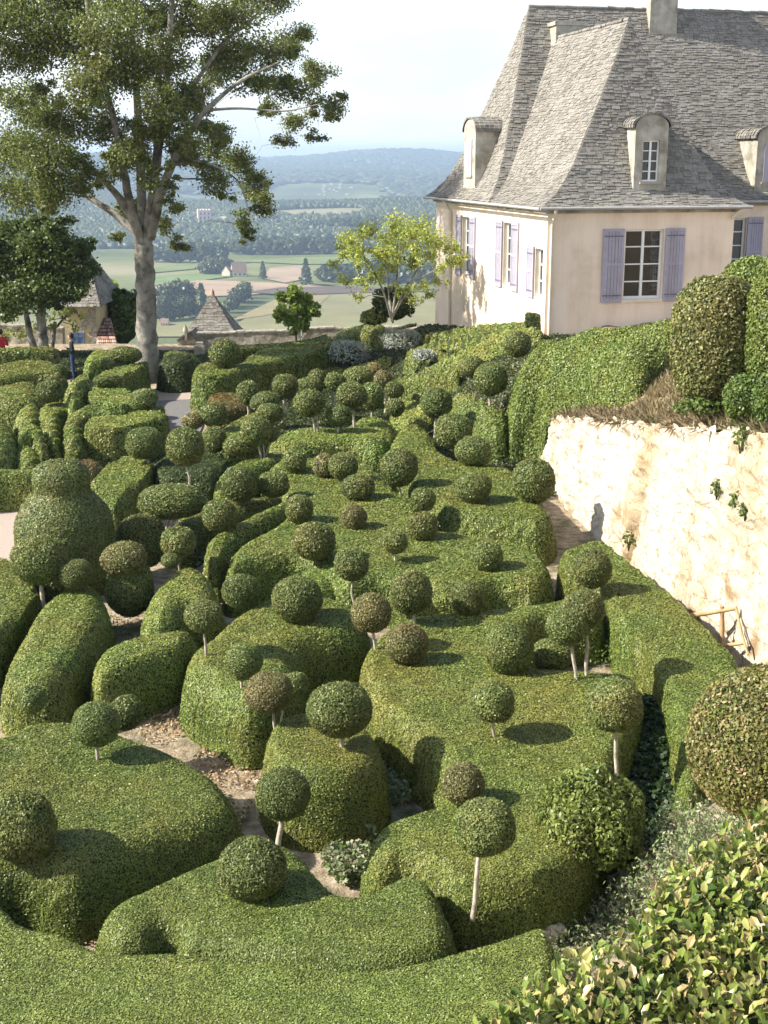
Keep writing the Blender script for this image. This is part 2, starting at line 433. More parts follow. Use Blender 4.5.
# middle plateau
hedge('great flat hedge plateau in the middle, dotted with balls and rounded at its right end', [(225,562),(230,547),(247,535),(272,522),(285,508),(280,490),(265,478),(264,468),(275,460),(316,455),(355,451),(372,461),(385,472),(400,487),(420,500),(437,525),(462,531),(494,535),(525,541),(542,549),(552,562),(553,574),(535,582),(500,580),(470,588),(440,592),(410,585),(380,578),(345,582),(325,568),(300,555),(270,558),(247,563),(232,570)], 1.0, 0.42)
hedge('yellowish curved hedge bending from the far centre down to the foot of the wall', [(388,447),(393,430),(405,422),(420,421),(434,430),(442,445),(470,460),(508,464),(530,478),(550,503),(554,515),(540,523),(510,519),(480,516),(450,510),(433,505),(412,490),(396,470)], 1.02, 0.45)
hedge('light green rounded hedge mound tucked under a large ball in front of the plateau', [(290,580),(296,566),(312,558),(335,561),(347,575),(340,588),(318,594),(297,592)], 0.75, 0.6)
hedge('narrow bulging hedge strip below two balls at the left of the plateau', [(204,540),(212,532),(242,516),(265,506),(288,497),(296,503),(275,515),(250,528),(232,540),(220,555),(208,553)], 1.0, 0.35)
hedge('thin curling hedge strip with a bright green end left of the plateau', [(172,524),(180,513),(205,502),(226,496),(255,497),(275,490),(280,496),(262,505),(240,512),(215,520),(195,530),(180,534)], 0.85, 0.3)
hedge('curved hedge arc wrapped round the back of a mid-size ball', [(214,487),(217,472),(235,460),(258,453),(288,452),(284,460),(262,467),(242,472),(232,482),(226,492)], 0.95, 0.35)
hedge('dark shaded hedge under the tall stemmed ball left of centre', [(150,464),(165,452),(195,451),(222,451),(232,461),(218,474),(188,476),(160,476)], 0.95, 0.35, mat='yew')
hedge('bumpy bright hedge below the cluster of stemmed balls', [(266,442),(280,431),(310,425),(338,426),(358,415),(385,415),(397,424),(395,437),(378,443),(350,441),(320,444),(290,447)], 0.95, 0.5)
hedge('short hedge strip sloping behind the forked white-stemmed ball', [(213,434),(233,419),(256,412),(278,418),(264,429),(240,439),(222,444)], 0.9, 0.3)
hedge('dry browned low hedge below the tall clipped hedge', [(203,398),(215,392),(240,392),(252,398),(245,408),(215,412)], 0.75, 0.3, mat='dry_hedge')
hedge('tall L-shaped clipped hedge with vertical walls beyond the paved path', [(189,373),(196,364),(212,361),(229,366),(250,353),(275,344),(300,340),(328,333),(337,343),(320,352),(290,359),(255,367),(228,376),(200,378)], 1.35, 0.22)
hedge('rounded hedge at the far end of the tall clipped hedge', [(328,342),(338,331),(362,323),(388,321),(393,326),(380,331),(352,337)], 0.9, 0.4)
hedge('low far hedge strip in front of the silvery shrub', [(311,372),(330,367),(352,366),(372,360),(390,352),(391,356),(368,366),(335,373)], 0.55, 0.25)
hedge('narrow far hedge strip nearest the foot of the house', [(396,339),(430,331),(480,323),(525,321),(522,327),(480,330),(430,337)], 0.5, 0.16)
hedge('second far hedge strip below the house, ending at the silvery shrub', [(408,347),(440,338),(490,330),(518,326),(508,334),(470,338),(428,345)], 0.5, 0.16)
hedge('long ridge-shaped hedge climbing towards the corner of the house', [(402,374),(437,360),(469,344),(504,329),(533,323),(545,327),(525,336),(504,341),(479,351),(442,366),(412,376)], 0.58, 0.2)
hedge('looped low hedge curling round the smallest silvery plant', [(402,363),(408,350),(425,342),(438,341),(450,347),(466,345),(462,351),(440,354),(427,353),(419,361),(411,367)], 0.5, 0.16)
hedge('flat yellow-topped hedge strip with a dark vertical front below the house', [(388,386),(400,377),(430,368),(457,366),(463,373),(440,380),(410,387),(395,389)], 0.65, 0.06)
hedge('yellowish hedge mound under the dark pear-shaped ball beside the tall sloping hedge', [(447,402),(455,389),(470,381),(490,392),(507,402),(508,425),(495,434),(480,432),(465,420),(450,412)], 1.0, 0.6)
hedge('little low hedge behind the stemmed ball right of the cluster', [(388,407),(398,398),(424,396),(434,405),(428,416),(400,419)], 0.6, 0.25)
# left parterre
hedge('D-shaped hedge drum with a vertical lit wall in the left parterre', [(84,424),(90,418),(118,415),(146,407),(165,406),(163,416),(145,423),(118,428),(92,429)], 1.25, 0.1)
hedge('flat pointed hedge wedge left of the big tree trunk, brown-topped', [(86,392),(88,380),(100,372),(130,364),(149,361),(140,370),(122,379),(120,386),(135,392),(140,403),(112,407),(90,402)], 1.2, 0.08)
hedge('rectangular hedge with a trodden brown top sloping to the path', [(92,478),(106,465),(126,456),(150,459),(150,472),(134,487),(118,504),(105,502),(96,490)], 1.0, 0.1)
hedge('horseshoe hedge arch in front of the D-shaped drum', [(62,425),(66,414),(82,405),(104,403),(122,408),(115,414),(96,414),(84,420),(84,435),(75,443),(65,440)], 1.1, 0.35)
hedge('low straight hedge border beside the gravel at the left edge', [(-60,470),(0,469),(36,468),(50,462),(58,468),(38,474),(0,476),(-60,480)], 1.0, 0.1)
hedge('long low rounded hedge in front of the standing person', [(-30,372),(0,362),(30,358),(58,360),(68,366),(64,376),(40,374),(10,380),(-25,384)], 1.3, 0.5)
hedge('wide dome-shaped hedge left of the small ball in the left parterre', [(-25,388),(0,376),(25,371),(42,376),(48,388),(42,400),(15,404),(-20,402)], 1.1, 0.8)
hedge('rounded hedge lobe right of the small ball in the left parterre', [(60,384),(70,374),(86,370),(96,374),(88,384),(82,396),(68,398)], 1.5, 0.5)
hedge('brown-tipped curling hedge between the horseshoe and the dome', [(37,410),(44,402),(60,401),(74,402),(75,408),(62,410),(60,425),(58,440),(48,438),(42,424)], 1.0, 0.3)
hedge('small brownish rounded hedge behind the teardrop topiary', [(14,412),(22,402),(38,400),(42,408),(36,420),(20,424)], 1.0, 0.4)
hedge('large round-shouldered hedge cut off at the left edge of the parterre', [(-35,430),(-10,410),(5,410),(17,425),(16,445),(5,458),(-30,462)], 1.2, 0.6)
hedge('teardrop hedge standing upright between the border and the brown-tipped hedge', [(8,452),(14,442),(26,438),(40,442),(44,455),(34,466),(14,466)], 0.9, 0.7)
hedge('arched hedge hood over the teardrop hedge', [(17,430),(22,423),(34,421),(44,428),(46,445),(42,455),(38,440),(28,432),(20,438)], 1.15, 0.25)
hedge('dry orange-brown low hedge at the foot of the D-shaped drum', [(63,448),(72,444),(84,450),(98,458),(105,466),(88,470),(70,464)], 0.6, 0.3, mat='dry_hedge')
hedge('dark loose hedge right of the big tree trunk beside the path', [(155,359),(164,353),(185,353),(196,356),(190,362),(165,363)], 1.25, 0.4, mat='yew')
hedge('thin straight hedge line behind the person along the terrace', [(-30,348),(20,347),(55,346),(58,350),(20,352),(-30,354)], 1.25, 0.25)
hedge('low rounded hedge between the person and the trunk', [(82,357),(90,349),(112,350),(116,356),(104,362),(86,366)], 1.3, 0.35)
hedge('long low hedge band on the far terrace before the turret', [(160,352),(180,350),(200,354),(198,358),(175,358)], 1.0, 0.3)
hedge('thin dark hedge line in front of the parapet wall', [(214,349),(240,345),(275,343),(300,341),(290,346),(250,349),(218,353)], 0.8, 0.2)
# ------------------------------------------------------------------ topiary balls
def ball_mesh(name, leafmat, L, seed, flat=1.0, pear=0.0, cov=1.9, lump=0.055):
    nu, nv = 28, 16
    th = np.linspace(0, PI, nv + 1); ph = np.arange(nu) / nu * 2 * PI
    V = np.array([[math.sin(t) * math.cos(a), math.sin(t) * math.sin(a), math.cos(t)] for t in th for a in ph])
    V *= (1 + lump * fbm(V, 1.7, 3, seed))[:, None]
    low = np.clip(-V[:, 2], 0, 1)
    V[:, :2] *= (1 - pear * low ** 1.3)[:, None]
    V[:, 2] = np.where(V[:, 2] < 0, V[:, 2] * (flat + pear * 0.25), V[:, 2] * flat)
    Q = np.array([(i*nu+j, (i+1)*nu+j, (i+1)*nu+(j+1) % nu, i*nu+(j+1) % nu) for i in range(nv) for j in range(nu)])
    mb = MB(); mb.add(V * 0.97, Q, 0, True)
    P, N = sample_tris(V, Q, lambda ar, c, n: ar * cov / (L * L * 0.6 * 0.5))
    v, q = leaf_quads(P, N, L, 0.6, 0.6, 0.45)
    # a few stray shoots
    k = RNG.choice(len(P), len(P) // 25)
    v2, q2 = leaf_quads(P[k] + N[k] * L * 0.6, N[k], L * 0.9, 0.5, 1.5, 0.3)
    mb.add(v, q, 1); mb.add(v2, q2, 1)
    o = mb.build(name, [M['box_core'], leafmat])
    me = o.data; bpy.data.objects.remove(o)
    return me

LOD = []           # (max pixel width, [green meshes], [brown meshes])
for wmax, L in ((24, 0.19), (33, 0.14), (45, 0.105), (99, 0.08)):
    g = [ball_mesh('ball_crown', M['ball'], L, 3, 0.95), ball_mesh('ball_crown', M['ball'], L, 9, 0.88, 0.12), ball_mesh('ball_crown', M['ball'], L, 15, 0.92, 0.0, lump=0.08)]
    b = [ball_mesh('ball_crown', M['ball_brown'], L, 21, 0.92)]
    LOD.append((wmax, g, b))

def pick(w, brown, pear):
    for wmax, g, b in LOD:
        if w <= wmax:
            return b[0] if brown else (g[1] if pear else g[RNG.integers(0, 3)])
    return LOD[-1][1][0]

def stem_mesh(lean, h, r, fork=False):
    mb = MB()
    z = np.linspace(0, 1, 6); wig = RNG.normal(0, 0.012, (6, 2)); wig[0] = 0; wig[-1] = 0
    pts = np.stack([lean[0] * z ** 1.3 + wig[:, 0], lean[1] * z + wig[:, 1], h * z], 1)
    mb.tube(pts, np.linspace(r * 1.15, r * 0.85, 6), 8)
    if fork:
        p2 = pts.copy(); p2[:, 0] += np.linspace(0.03, 0.16, 6); p2[:, 1] += 0.05
        mb.tube(p2, np.linspace(r * 0.9, r * 0.6, 6), 8)
    return mb

BG = 'box balls dotted over the hedges'
TG = 'small standard box trees with ball heads'
def ball(cx, cy, w, h, base, label, brown=False, pear=False, H=1.0, fork=False, thick=1.0):
    asp = h / w
    if base is None:
        p = on(cx, cy + 0.47 * h, H * HS)
        Y = p[1] + 0.02
        c = at_y(cx, cy, Y); r = w * 0.5 * px_size(cx, cy, Y)
        o = bpy.data.objects.new('topiary_ball', pick(w, brown, pear)); COL.objects.link(o)
        o.location = c; o.scale = (r, r * RNG.uniform(0.94, 1.06), r * asp / 0.93); o.rotation_euler = (RNG.normal(0, .10), RNG.normal(0, .10), RNG.uniform(0, 6.28))
        return tag(o, label, 'topiary ball', BG)
    bx, by = base
    p = on(bx, by, H * HS)
    c = at_y(cx, cy, p[1]); r = w * 0.5 * px_size(cx, cy, p[1])
    root = empty('topiary_tree', (p[0], p[1], p[2] - 0.35), 0, label, 'topiary tree', TG)
    o = bpy.data.objects.new('crown', pick(w, brown, pear)); COL.objects.link(o)
    o.parent = root; o.location = Vector(c) - root.location
    o.scale = (r, r * RNG.uniform(0.94, 1.06), r * asp / 0.93); o.rotation_euler = (RNG.normal(0, .10), RNG.normal(0, .10), RNG.uniform(0, 6.28))
    d = np.array(o.location)
    mb = stem_mesh((d[0], d[1]), d[2], max(0.020, 1.15 * px_size(cx, cy, p[1])) * thick, fork)
    mb.build('trunk', M['stem'], root)
    return root

# far cluster
ball(224.6,354,29,29,None,'round green ball sitting on the corner of the tall L-shaped hedge',H=1.35)
ball(248,392.5,22,22,(248,404),'round ball standing close in front of the tall L-shaped hedge wall')
ball(285,386,25,24,(284,402),'round-headed little tree against the right part of the tall L-shaped hedge')
ball(265,402,29,20,None,'flattened pale green ball in front of the L-shaped hedge, between two rounder ones')
ball(270,413,27,19,None,'low flattened ball just below the pale flattened one in the far cluster')
ball(214,414.5,27,24,(213,428),'ball-headed tree above the dry browned hedge patch near the path')
ball(193,421,22,16,None,'small flat brownish ball nearest the paved path',brown=True)
ball(214.6,439.5,25,24,None,'round ball right of the tall stemmed tree by the dark shaded hedge')
ball(185,446.5,38,38,(190,482),'tall bushy-headed topiary tree on one straight white stem, left of centre')
ball(256,431,31,29,(263,457),'topiary tree with a forked white stem and a dark one-sided head',fork=True)
ball(271,434,15,16,(264,455),'small dark side head leaning off the forked white-stemmed tree')
ball(239.5,446,32,19,None,'wide low dome left of the forked white-stemmed tree')
ball(294,461.5,24,22,None,'lone small ball at the far left corner of the flat plateau')
ball(240,484,37,36,None,'mid-size round ball cradled by the curved hedge arc')
ball(274,484,29,26,None,'dark round ball next to the ball in the curved hedge arc')
ball(308,387,29,19,None,'flattened brownish ball behind the taller white-stemmed pair in the far cluster')
ball(316.7,379,18,19,None,'little ball partly hidden in the far cluster, below the silvery shrub')
ball(335.4,382,21,18,(335,396),'small dark upright ball in the middle of the far cluster')
ball(357.7,377,30,19,None,'broad flattened ball at the back of the far cluster, pale green')
ball(374,370.6,18,15,None,'small brown ball at the very back, behind the pale broad one',brown=True)
ball(383,379,17,16,(385,392),'small brown ball in front of the flat yellow-topped strip',brown=True)
ball(394,390,18,17,(385,401),'small pale ball on a thin leaning stem in the far cluster')
ball(309,403,29,28,(317,431),'dense topiary tree on a pair of slanting white stems in the far cluster',fork=True)
ball(351.5,395.6,31,27,(355,425),'dark-headed topiary tree on a stout straight stem in the middle of the far cluster',thick=1.3)
ball(372,396,23,25,(372,412),'tall oval ball touching the right side of the stout-stemmed tree')
ball(339,415.5,25,21,(338,431),'ball-headed tree low between the two big stemmed trees of the far cluster')
ball(395,407.5,18,18,None,'small round ball at the right edge of the far cluster')
ball(436.5,403,30,29,(434,428),'pale ball-headed tree on a short white stem beyond the yellowish curved hedge')
ball(453.7,431,36,35,None,'plump ball below the short white-stemmed tree, on the back of the yellowish hedge')
ball(324,466,21,23,None,'brownish ball hidden behind a darker rounder one at the plateau back',brown=True)
ball(343,466,28,27,(341,480),'dark pear-shaped ball at the plateau back in front of a brownish one',pear=True)
ball(399.4,467.5,37,39,(401,487),'darkest pear-shaped ball, large, at the gap between plateau and yellowish hedge',pear=True)
ball(357.7,487.5,33,24,None,'flattened ball on the plateau with a long shadow, below the dark pear-shaped one')
ball(472,367,25,21,None,'bright ball beyond the mound with the dark pear-shaped ball, towards the house',H=0.9)
ball(490.6,379,34,34,(489,398),'dark brownish pear-shaped ball beside the tall sloping hedge',pear=True)
ball(517,344,27,24,None,'pale ball close under the corner of the house, half behind the tall sloping hedge',H=0.8)
ball(473,451.5,35,30,None,'ball sitting midway along the yellowish curved hedge, casting its shadow right')
ball(533,481,43,43,None,'large olive ball at the end of the yellowish hedge against the stone wall')
ball(473,487.5,35,30,None,'ball on the front lip of the yellowish hedge, beside its dark shaded face')
ball(423,499.6,24,23,None,'smaller of two balls standing one behind the other where plateau meets yellowish hedge')
ball(423,526,29,29,None,'larger and nearer of two balls standing one behind the other on the plateau')
ball(487,556,31,29,None,'ball on the rounded right end of the plateau, above its dark flank')
ball(467,597.5,35,33,None,'pale brownish ball at the back edge of the largest flat hedge')
ball(395,542,24,23,(396,561),'small stemmed ball with thin stem alone on the open plateau')
ball(354,517,25,24,None,'small brown-tipped ball in the middle of the open plateau',brown=True)
ball(299,509,28,27,None,'dark ball on the left half of the plateau')
ball(313.8,541,43,38,None,'big dark ball above the light green mound on the plateau front')
ball(351.7,564,36,33,(354,592),'topiary tree on the plateau front edge with a short leaning white stem')
ball(297,599.5,51,49,None,'large pale ball on the back of the big kidney-shaped hedge')
ball(411,592,42,42,(414,624),'tall ball-headed tree at the far left corner of the largest flat hedge')
ball(203.7,616.5,38,33,(205,659),'ball on a long thin white stem at the left edge of the kidney-shaped hedge')
ball(241,591,36,34,None,'ball at the back left of the big kidney-shaped hedge')
ball(243.6,662,36,34,(239,688),'small brownish-topped tree on the low front part of the kidney-shaped hedge',H=1.05)
ball(268.7,692,47,38,(277,722),'brown twiggy flattened head on slanting white stems beside the drum-shaped cushion',brown=True,fork=True)
ball(296,684,25,24,None,'small green knob behind the brown twiggy head',H=1.0)
ball(371,613,39,39,(377,648),'dark brownish ball tree at the left corner of the largest flat hedge',brown=True)
ball(407,644,40,40,None,'light brown ball sitting on the left side of the largest flat hedge',brown=True)
ball(340,709.6,61,56,(342,747),'largest stemmed ball, on the drum-shaped cushion at bottom centre',thick=1.4,H=1.05)
ball(39,560,55,50,(43,598),'large smooth ball tree on a stout pale stem in front of the bell-shaped topiary',thick=1.8,H=0.8)
ball(76,573.5,34,28,None,'dark knob growing at the far end of the long sloping hedge',H=1.1)
ball(123.6,559,44,33,(126,578),'brownish mushroom-headed ball right of the bell-shaped topiary',brown=True,H=1.0)
ball(32,699,27,28,None,'small ball in the shade between the sloping hedge and the flat brownish cushion',H=0.8)
ball(96,724,47,46,(97,757),'stemmed ball on the back of the wide flat brownish cushion')
ball(126,713,33,36,None,'green dome half hidden behind the stemmed ball of the brownish cushion',H=0.7)
ball(219.6,516,35,31,None,'ball growing on the narrow bulging strip left of the plateau',H=0.95)
ball(178,542,33,30,(180,562),'greyish ball above the back of the two-lobed hedge',H=0.9)
ball(172,501,64,34,(163,530),'broad pillow-shaped head raised on several short white stems',fork=True,H=0.8)
ball(170,561,17,14,None,'tiny dome on the shoulder of the two-lobed hedge',H=1.0)
ball(50,391,27,21,None,'small dark ball in the middle of the left parterre',H=1.15)
ball(143.7,399,27,20,None,'flattened ball on the flat hedge next to the D-shaped drum',H=1.25)
ball(145,443,38,31,(149,463),'mushroom-shaped ball tree on a short dark stem over the trodden rectangular hedge')
ball(108,381,27,15,None,'low brownish dome on top of the pointed flat wedge',H=1.2)
ball(125,355,31,17,None,'wide low dome left of the foot of the big tree trunk',H=1.2)
ball(53,381,13,9,None,'tiny rust-brown tuft in the left parterre',brown=True,H=1.0)
ball(59,370.5,17,12,None,'little round knob at the end of the long low hedge by the person',H=1.0)
ball(591.7,568.5,38,37,(595,592),'ball at the far end of the hedge along the stone wall',H=1.05)
ball(583.5,610,41,41,(588,676),'darker rear ball on the taller of two bare pink stems',thick=1.2)
ball(567.7,626,42,40,(579,680),'front ball on a crooked bare pink stem next to a darker ball',thick=1.2)
ball(509,649,50,48,None,'large low ball at the rim of the pocket in the largest flat hedge')
ball(552,655,42,32,None,'squat ball inside the dark pocket of the largest flat hedge',H=0.8)
ball(492,701.5,44,41,(496,736),'stemmed ball amid the largest flat hedge with an oval shadow at its right')
ball(614,705,56,53,(618,763),'big stemmed ball at the right edge of the largest flat hedge by the ivy gully',thick=1.2)
ball(463,784,44,40,None,'brown ball behind a greener stemmed one near the bottom centre',brown=True)
ball(485,826.5,60,56,(473,888),'nearest stemmed ball with a bent bare stem above the dark hollow',thick=1.2)
ball(283,794,53,50,(276,840),'ball on a smooth pale stem between the drum cushion and the nearest hedges',thick=1.5)
ball(252,869,65,61,(240,892),'squat nearest ball on a very short white stump',thick=1.6)
ball(22,826,64,74,None,'big dome at the left edge on the near side of the brownish cushion',H=0.9)
# single mounds
ball(130,588,46,58,None,'dark rounded mound below the brownish mushroom-headed ball',H=0.2)
ball(142,541,50,56,None,'shaded round mound behind the two-lobed hedge',H=0.2)

# bell-shaped topiary
def bell():
    p = on(68, 590, 0.0)
    Y = p[1]; s = px_size(68, 540, Y)
    prof = [(0,44),(20,47.5),(45,49),(66,48),(77,46),(86,42.5),(95,37),(101,32),(106,27.5),(112,27.5),(119,28),(127,26.5),(133,21),(138,12),(140,0)]
    nu = 40; V = []
    zz = np.array([a for a, b in prof]) * s * 0.97; rr = np.array([b for a, b in prof]) * s
    z = np.linspace(0, zz[-1], 44); r = np.interp(z, zz, rr)
    for a, b in zip(z, r):
        ang = np.arange(nu) / nu * 2 * PI
        V.append(np.stack([b * np.cos(ang), b * np.sin(ang), np.full(nu, a)], 1))
    V = np.concatenate(V); V += 0.03 * vnoise(V, 2.0, 4)[:, None]
    V += np.array([p[0], p[1], 0])
    Q = np.array([(i*nu+j, i*nu+(j+1) % nu, (i+1)*nu+(j+1) % nu, (i+1)*nu+j) for i in range(43) for j in range(nu)])
    o = hedge_obj('topiary_bell', V, Q, M['ball'], M['box_core'], cov=2.0)
    tag(o, 'big bell-shaped topiary with a rounded head beside the gravel path', 'topiary')
bell()

# boxy hedge at the house corner
def loafbox(name, label, c, dims, mat, cat='hedge', r=0.1, group=None, **kw):
    x, y, z = c; a, b, h = dims
    poly = np.array([(x-a/2,y-b/2),(x,y-b/2),(x+a/2,y-b/2),(x+a/2,y),(x+a/2,y+b/2),(x,y+b/2),(x-a/2,y+b/2),(x-a/2,y)])
    V, Q = hedge_surface(poly, lambda X, Y: z + h + 0*X, lambda X, Y: z + 0*X, r, 0.09, 0.03)
    return tag(hedge_obj(name, V, Q, M[mat], M['box_core'], **kw), label, cat, group)
c = at_y(536, 331, 37.6)
loafbox('box_hedge', 'box hedge clipped into a cube against the corner of the house', c, (0.72, 0.7, 0.52), 'yew', group=HG)

# silvery shrubs
def leafy_blob(name, label, cat, c, rad, leafmat, n, L, W=0.5, lump=0.25, seed=1, core=None, group=None, shell=0.5, hang=0.0, extra=None, stems=None, up=0.0):
    """a loose shrub: leaf cloud through a lumpy ellipsoid, with stems"""
    rad = np.array(rad, float)
    d = nrm(RNG.normal(size=(n, 3))); d[:, 2] = np.where(d[:, 2] < -0.55, -d[:, 2], d[:, 2])
    k = 1 + lump * fbm(d, 2.2, 3, seed)
    rr = (1 - shell * RNG.random(n) ** 1.6) * k
    P = np.array(c) + d * rr[:, None] * rad
    N = nrm(d / rad + np.array([0, 0, up]))
    v, q = leaf_quads(P, N, L, W, 0.8, 0.3, hang=hang)
    mb = MB(); mb.add(v, q, 1)
    if core:
        nu, nv = 20, 12
        dd = np.array([[math.sin(t)*math.cos(a), math.sin(t)*math.sin(a), math.cos(t)] for t in np.linspace(0, PI, nv+1) for a in np.arange(nu)/nu*2*PI])
        VV = np.array(c) + dd * (1 + lump * fbm(dd, 2.2, 3, seed))[:, None] * rad * core
        mb.add(VV, [(i*nu+j, (i+1)*nu+j, (i+1)*nu+(j+1) % nu, i*nu+(j+1) % nu) for i in range(nv) for j in range(nu)], 0, True)
    if extra is not None:
        k = RNG.choice(n, max(1, n // 120)); v2, q2 = leaf_quads(P[k], N[k], L * 1.1, W, 0.8, 0.8); mb.add(v2, q2, 2)
    base = np.array(c) - np.array([0, 0, rad[2]])
    for _ in range(stems or 4):
        a = RNG.uniform(0, 6.28); t = base + np.array([math.cos(a)*rad[0]*0.6, math.sin(a)*rad[1]*0.6, rad[2]*1.5])
        mb.tube([base, (base + t) / 2 + np.array([0,0,rad[2]*0.15]), t], [0.03*rad[2]+0.008, 0.02*rad[2]+0.006, 0.008], 6, 0)
    o = mb.build(name, [M['box_core'], leafmat] + ([extra] if extra is not None else []), loc=base)
    return tag(o, label, cat, group)

for cx, cy, w, h, lab in ((350,354,39,24,'larger round silvery-grey shrub beyond the cluster of balls'),(401,341,38,22,'silvery-grey shrub farther back, by the looped hedge'),(424,356,24,11,'smallest silvery plant, inside the looped low hedge')):
    p = on(cx, cy + h * 0.45, 0.45); s = px_size(cx, cy, p[1])
    c = at_y(cx, cy, p[1] + 0.02)
    leafy_blob('silver_shrub', lab, 'shrub', c, (w*0.5*s, w*0.45*s, h*0.55*s), M['silver'], 1800 if w > 30 else 700, 0.13, 0.22, 0.2, seed=int(cx), core=0.6, group='silvery shrubs beyond the balls', up=0.6)
# ------------------------------------------------------------------ the manor house
M['stucco'] = rough_mat('peach_render', [(0.25,(0.76,0.62,0.485)),(0.5,(0.85,0.71,0.57)),(0.75,(0.88,0.755,0.62))], 0.9, 8, 0.9, 0.25, 25, ((0.52,0.43,0.30), 0.55, 0.52, 0.70, 0.6), coord='Object')
M['stone'] = rough_mat('pale_stone', [(0.3,(0.28,0.26,0.215)),(0.6,(0.46,0.435,0.37)),(0.8,(0.58,0.555,0.49))], 2.5, 8, 0.9, 0.5, 18, ((0.16,0.15,0.11), 2.0, 0.50, 0.66, 0.7), coord='Object')
M['reveal'] = rough_mat('window_stone', [(0.3,(0.62,0.55,0.42)),(0.7,(0.74,0.67,0.54))], 3, 5, 0.85, 0.2, 30)
M['shutter'] = rough_mat('lavender_paint', [(0.3,(0.36,0.345,0.425)),(0.7,(0.43,0.415,0.495))], 5, 5, 0.55, 0.1, 60)
M['iron'] = plain('old_iron', (0.16,0.15,0.19), 0.7, 0.3, 0.2)
M['white'] = plain('white_paint', (0.80,0.79,0.76), 0.45, 0.4, 0.03)
M['curtain'] = plain('net_curtain', (0.62,0.62,0.60), 0.9, 0.1, 0.05)
M['dark'] = plain('dark_room', (0.02,0.018,0.016), 0.9, 0.1, 0.1)
M['zinc'] = plain('zinc', (0.35,0.34,0.32), 0.5, 0.4, 0.15)
gm, nt, bs, out = new_mat('window_glass')
bs.inputs['Base Color'].default_value = (0.03, 0.028, 0.025, 1); bs.inputs['Roughness'].default_value = 0.06
bs.inputs['Specular IOR Level'].default_value = 0.6
M['glass'] = gm
# stone roof slabs: grey per-slab spread with pale lichen
def slab_mat(name, cols, lich):
    m, nt, bs, out = new_mat(name)
    geo = nt.nodes.new('ShaderNodeNewGeometry')
    r = ramp(nt, [(i / (len(cols) - 1), c) for i, c in enumerate(cols)])
    nt.links.new(geo.outputs['Random Per Island'], r.inputs[0])
    n = noise_tex(nt, geo.outputs['Position'], 1.1, 6, 0.65)
    rr = ramp(nt, [(0.48, (0,0,0)), (0.66, (0.75,)*3)]); nt.links.new(n.outputs[0], rr.inputs[0])
    col = mixc(nt, rr.outputs[0], r.outputs[0], lich)
    n2 = noise_tex(nt, geo.outputs['Position'], 14, 5, 0.7)
    r2 = ramp(nt, [(0.35, (0.72,)*3), (0.7, (1.12,)*3)]); nt.links.new(n2.outputs[0], r2.inputs[0])
    col = mixc(nt, 1.0, col, r2.outputs[0], 'MULTIPLY')
    nt.links.new(col, bs.inputs['Base Color']); bs.inputs['Roughness'].default_value = 0.95
    bs.inputs['Specular IOR Level'].default_value = 0.15
    return m
M['slab'] = slab_mat('stone_slab_roofing', [(0.155,0.145,0.125),(0.21,0.197,0.171),(0.265,0.25,0.219),(0.225,0.203,0.17)], (0.30,0.285,0.25))
M['slab2'] = slab_mat('far_stone_roofing', [(0.13,0.12,0.10),(0.20,0.185,0.16),(0.28,0.26,0.22)], (0.32,0.30,0.26))

HC = (4.55, 37.0); HROT = math.radians(13.1)
house = empty('manor_house', (HC[0], HC[1], 0), HROT, 'cream manor house with a steep grey stone-slab roof and lavender shutters', 'house')

def wall_strip(mb, A, B, z0, z1, holes, nrm_in, depth=0.2, mat=0, rmat=1):
    """vertical wall from A to B (2D) with rectangular holes (u0,u1,v0,v1) and reveals of a depth along nrm_in"""
    A = np.array(A, float); B = np.array(B, float); L = np.linalg.norm(B - A); d = (B - A) / L
    us = sorted({0, L, *[h[0] for h in holes], *[h[1] for h in holes]})
    vs = sorted({z0, z1, *[h[2] for h in holes], *[h[3] for h in holes]})
    P = lambda u, v, k=0: (A[0] + d[0]*u + nrm_in[0]*k, A[1] + d[1]*u + nrm_in[1]*k, v)
    for a, b in zip(us, us[1:]):
        for c, e in zip(vs, vs[1:]):
            mu, mv = (a+b)/2, (c+e)/2
            if any(h[0] < mu < h[1] and h[2] < mv < h[3] for h in holes): continue
            mb.quad(P(a,c), P(b,c), P(b,e), P(a,e), mat)
    for (a, b, c, e) in holes:
        k = depth
        mb.quad(P(a,c), P(a,c,k), P(a,e,k), P(a,e), rmat); mb.quad(P(b,c), P(b,e), P(b,e,k), P(b,c,k), rmat)
        mb.quad(P(a,e), P(a,e,k), P(b,e,k), P(b,e), rmat); mb.quad(P(a,c), P(b,c), P(b,c,k), P(a,c,k), rmat)

EZ = 6.36
LW, FW, MY = 11.7, 5.67, 4.75
w = MB()
wall_strip(w, (0,0), (FW,0), -0.5, EZ, [(2.34,3.51,3.78,5.74)], (0,1))
wall_strip(w, (0,LW), (0,0), -0.5, EZ, [(LW-3.86,LW-3.03,3.90,5.80),(LW-8.32,LW-7.42,3.90,5.80),(LW-0.92,LW-0.26,3.82,5.20)], (1,0))
wall_strip(w, (FW,0), (FW,MY), -0.5, EZ, [], (-1,0))
wall_strip(w, (FW,MY), (22,MY), -0.5, EZ, [(1.93,2.96,3.6,5.80),(8,9.1,3.6,5.80)], (0,1))
wall_strip(w, (0,LW), (22,LW), -0.5, EZ, [], (0,-1))
wall_strip(w, (22,MY), (22,LW), -0.5, EZ, [], (-1,0))
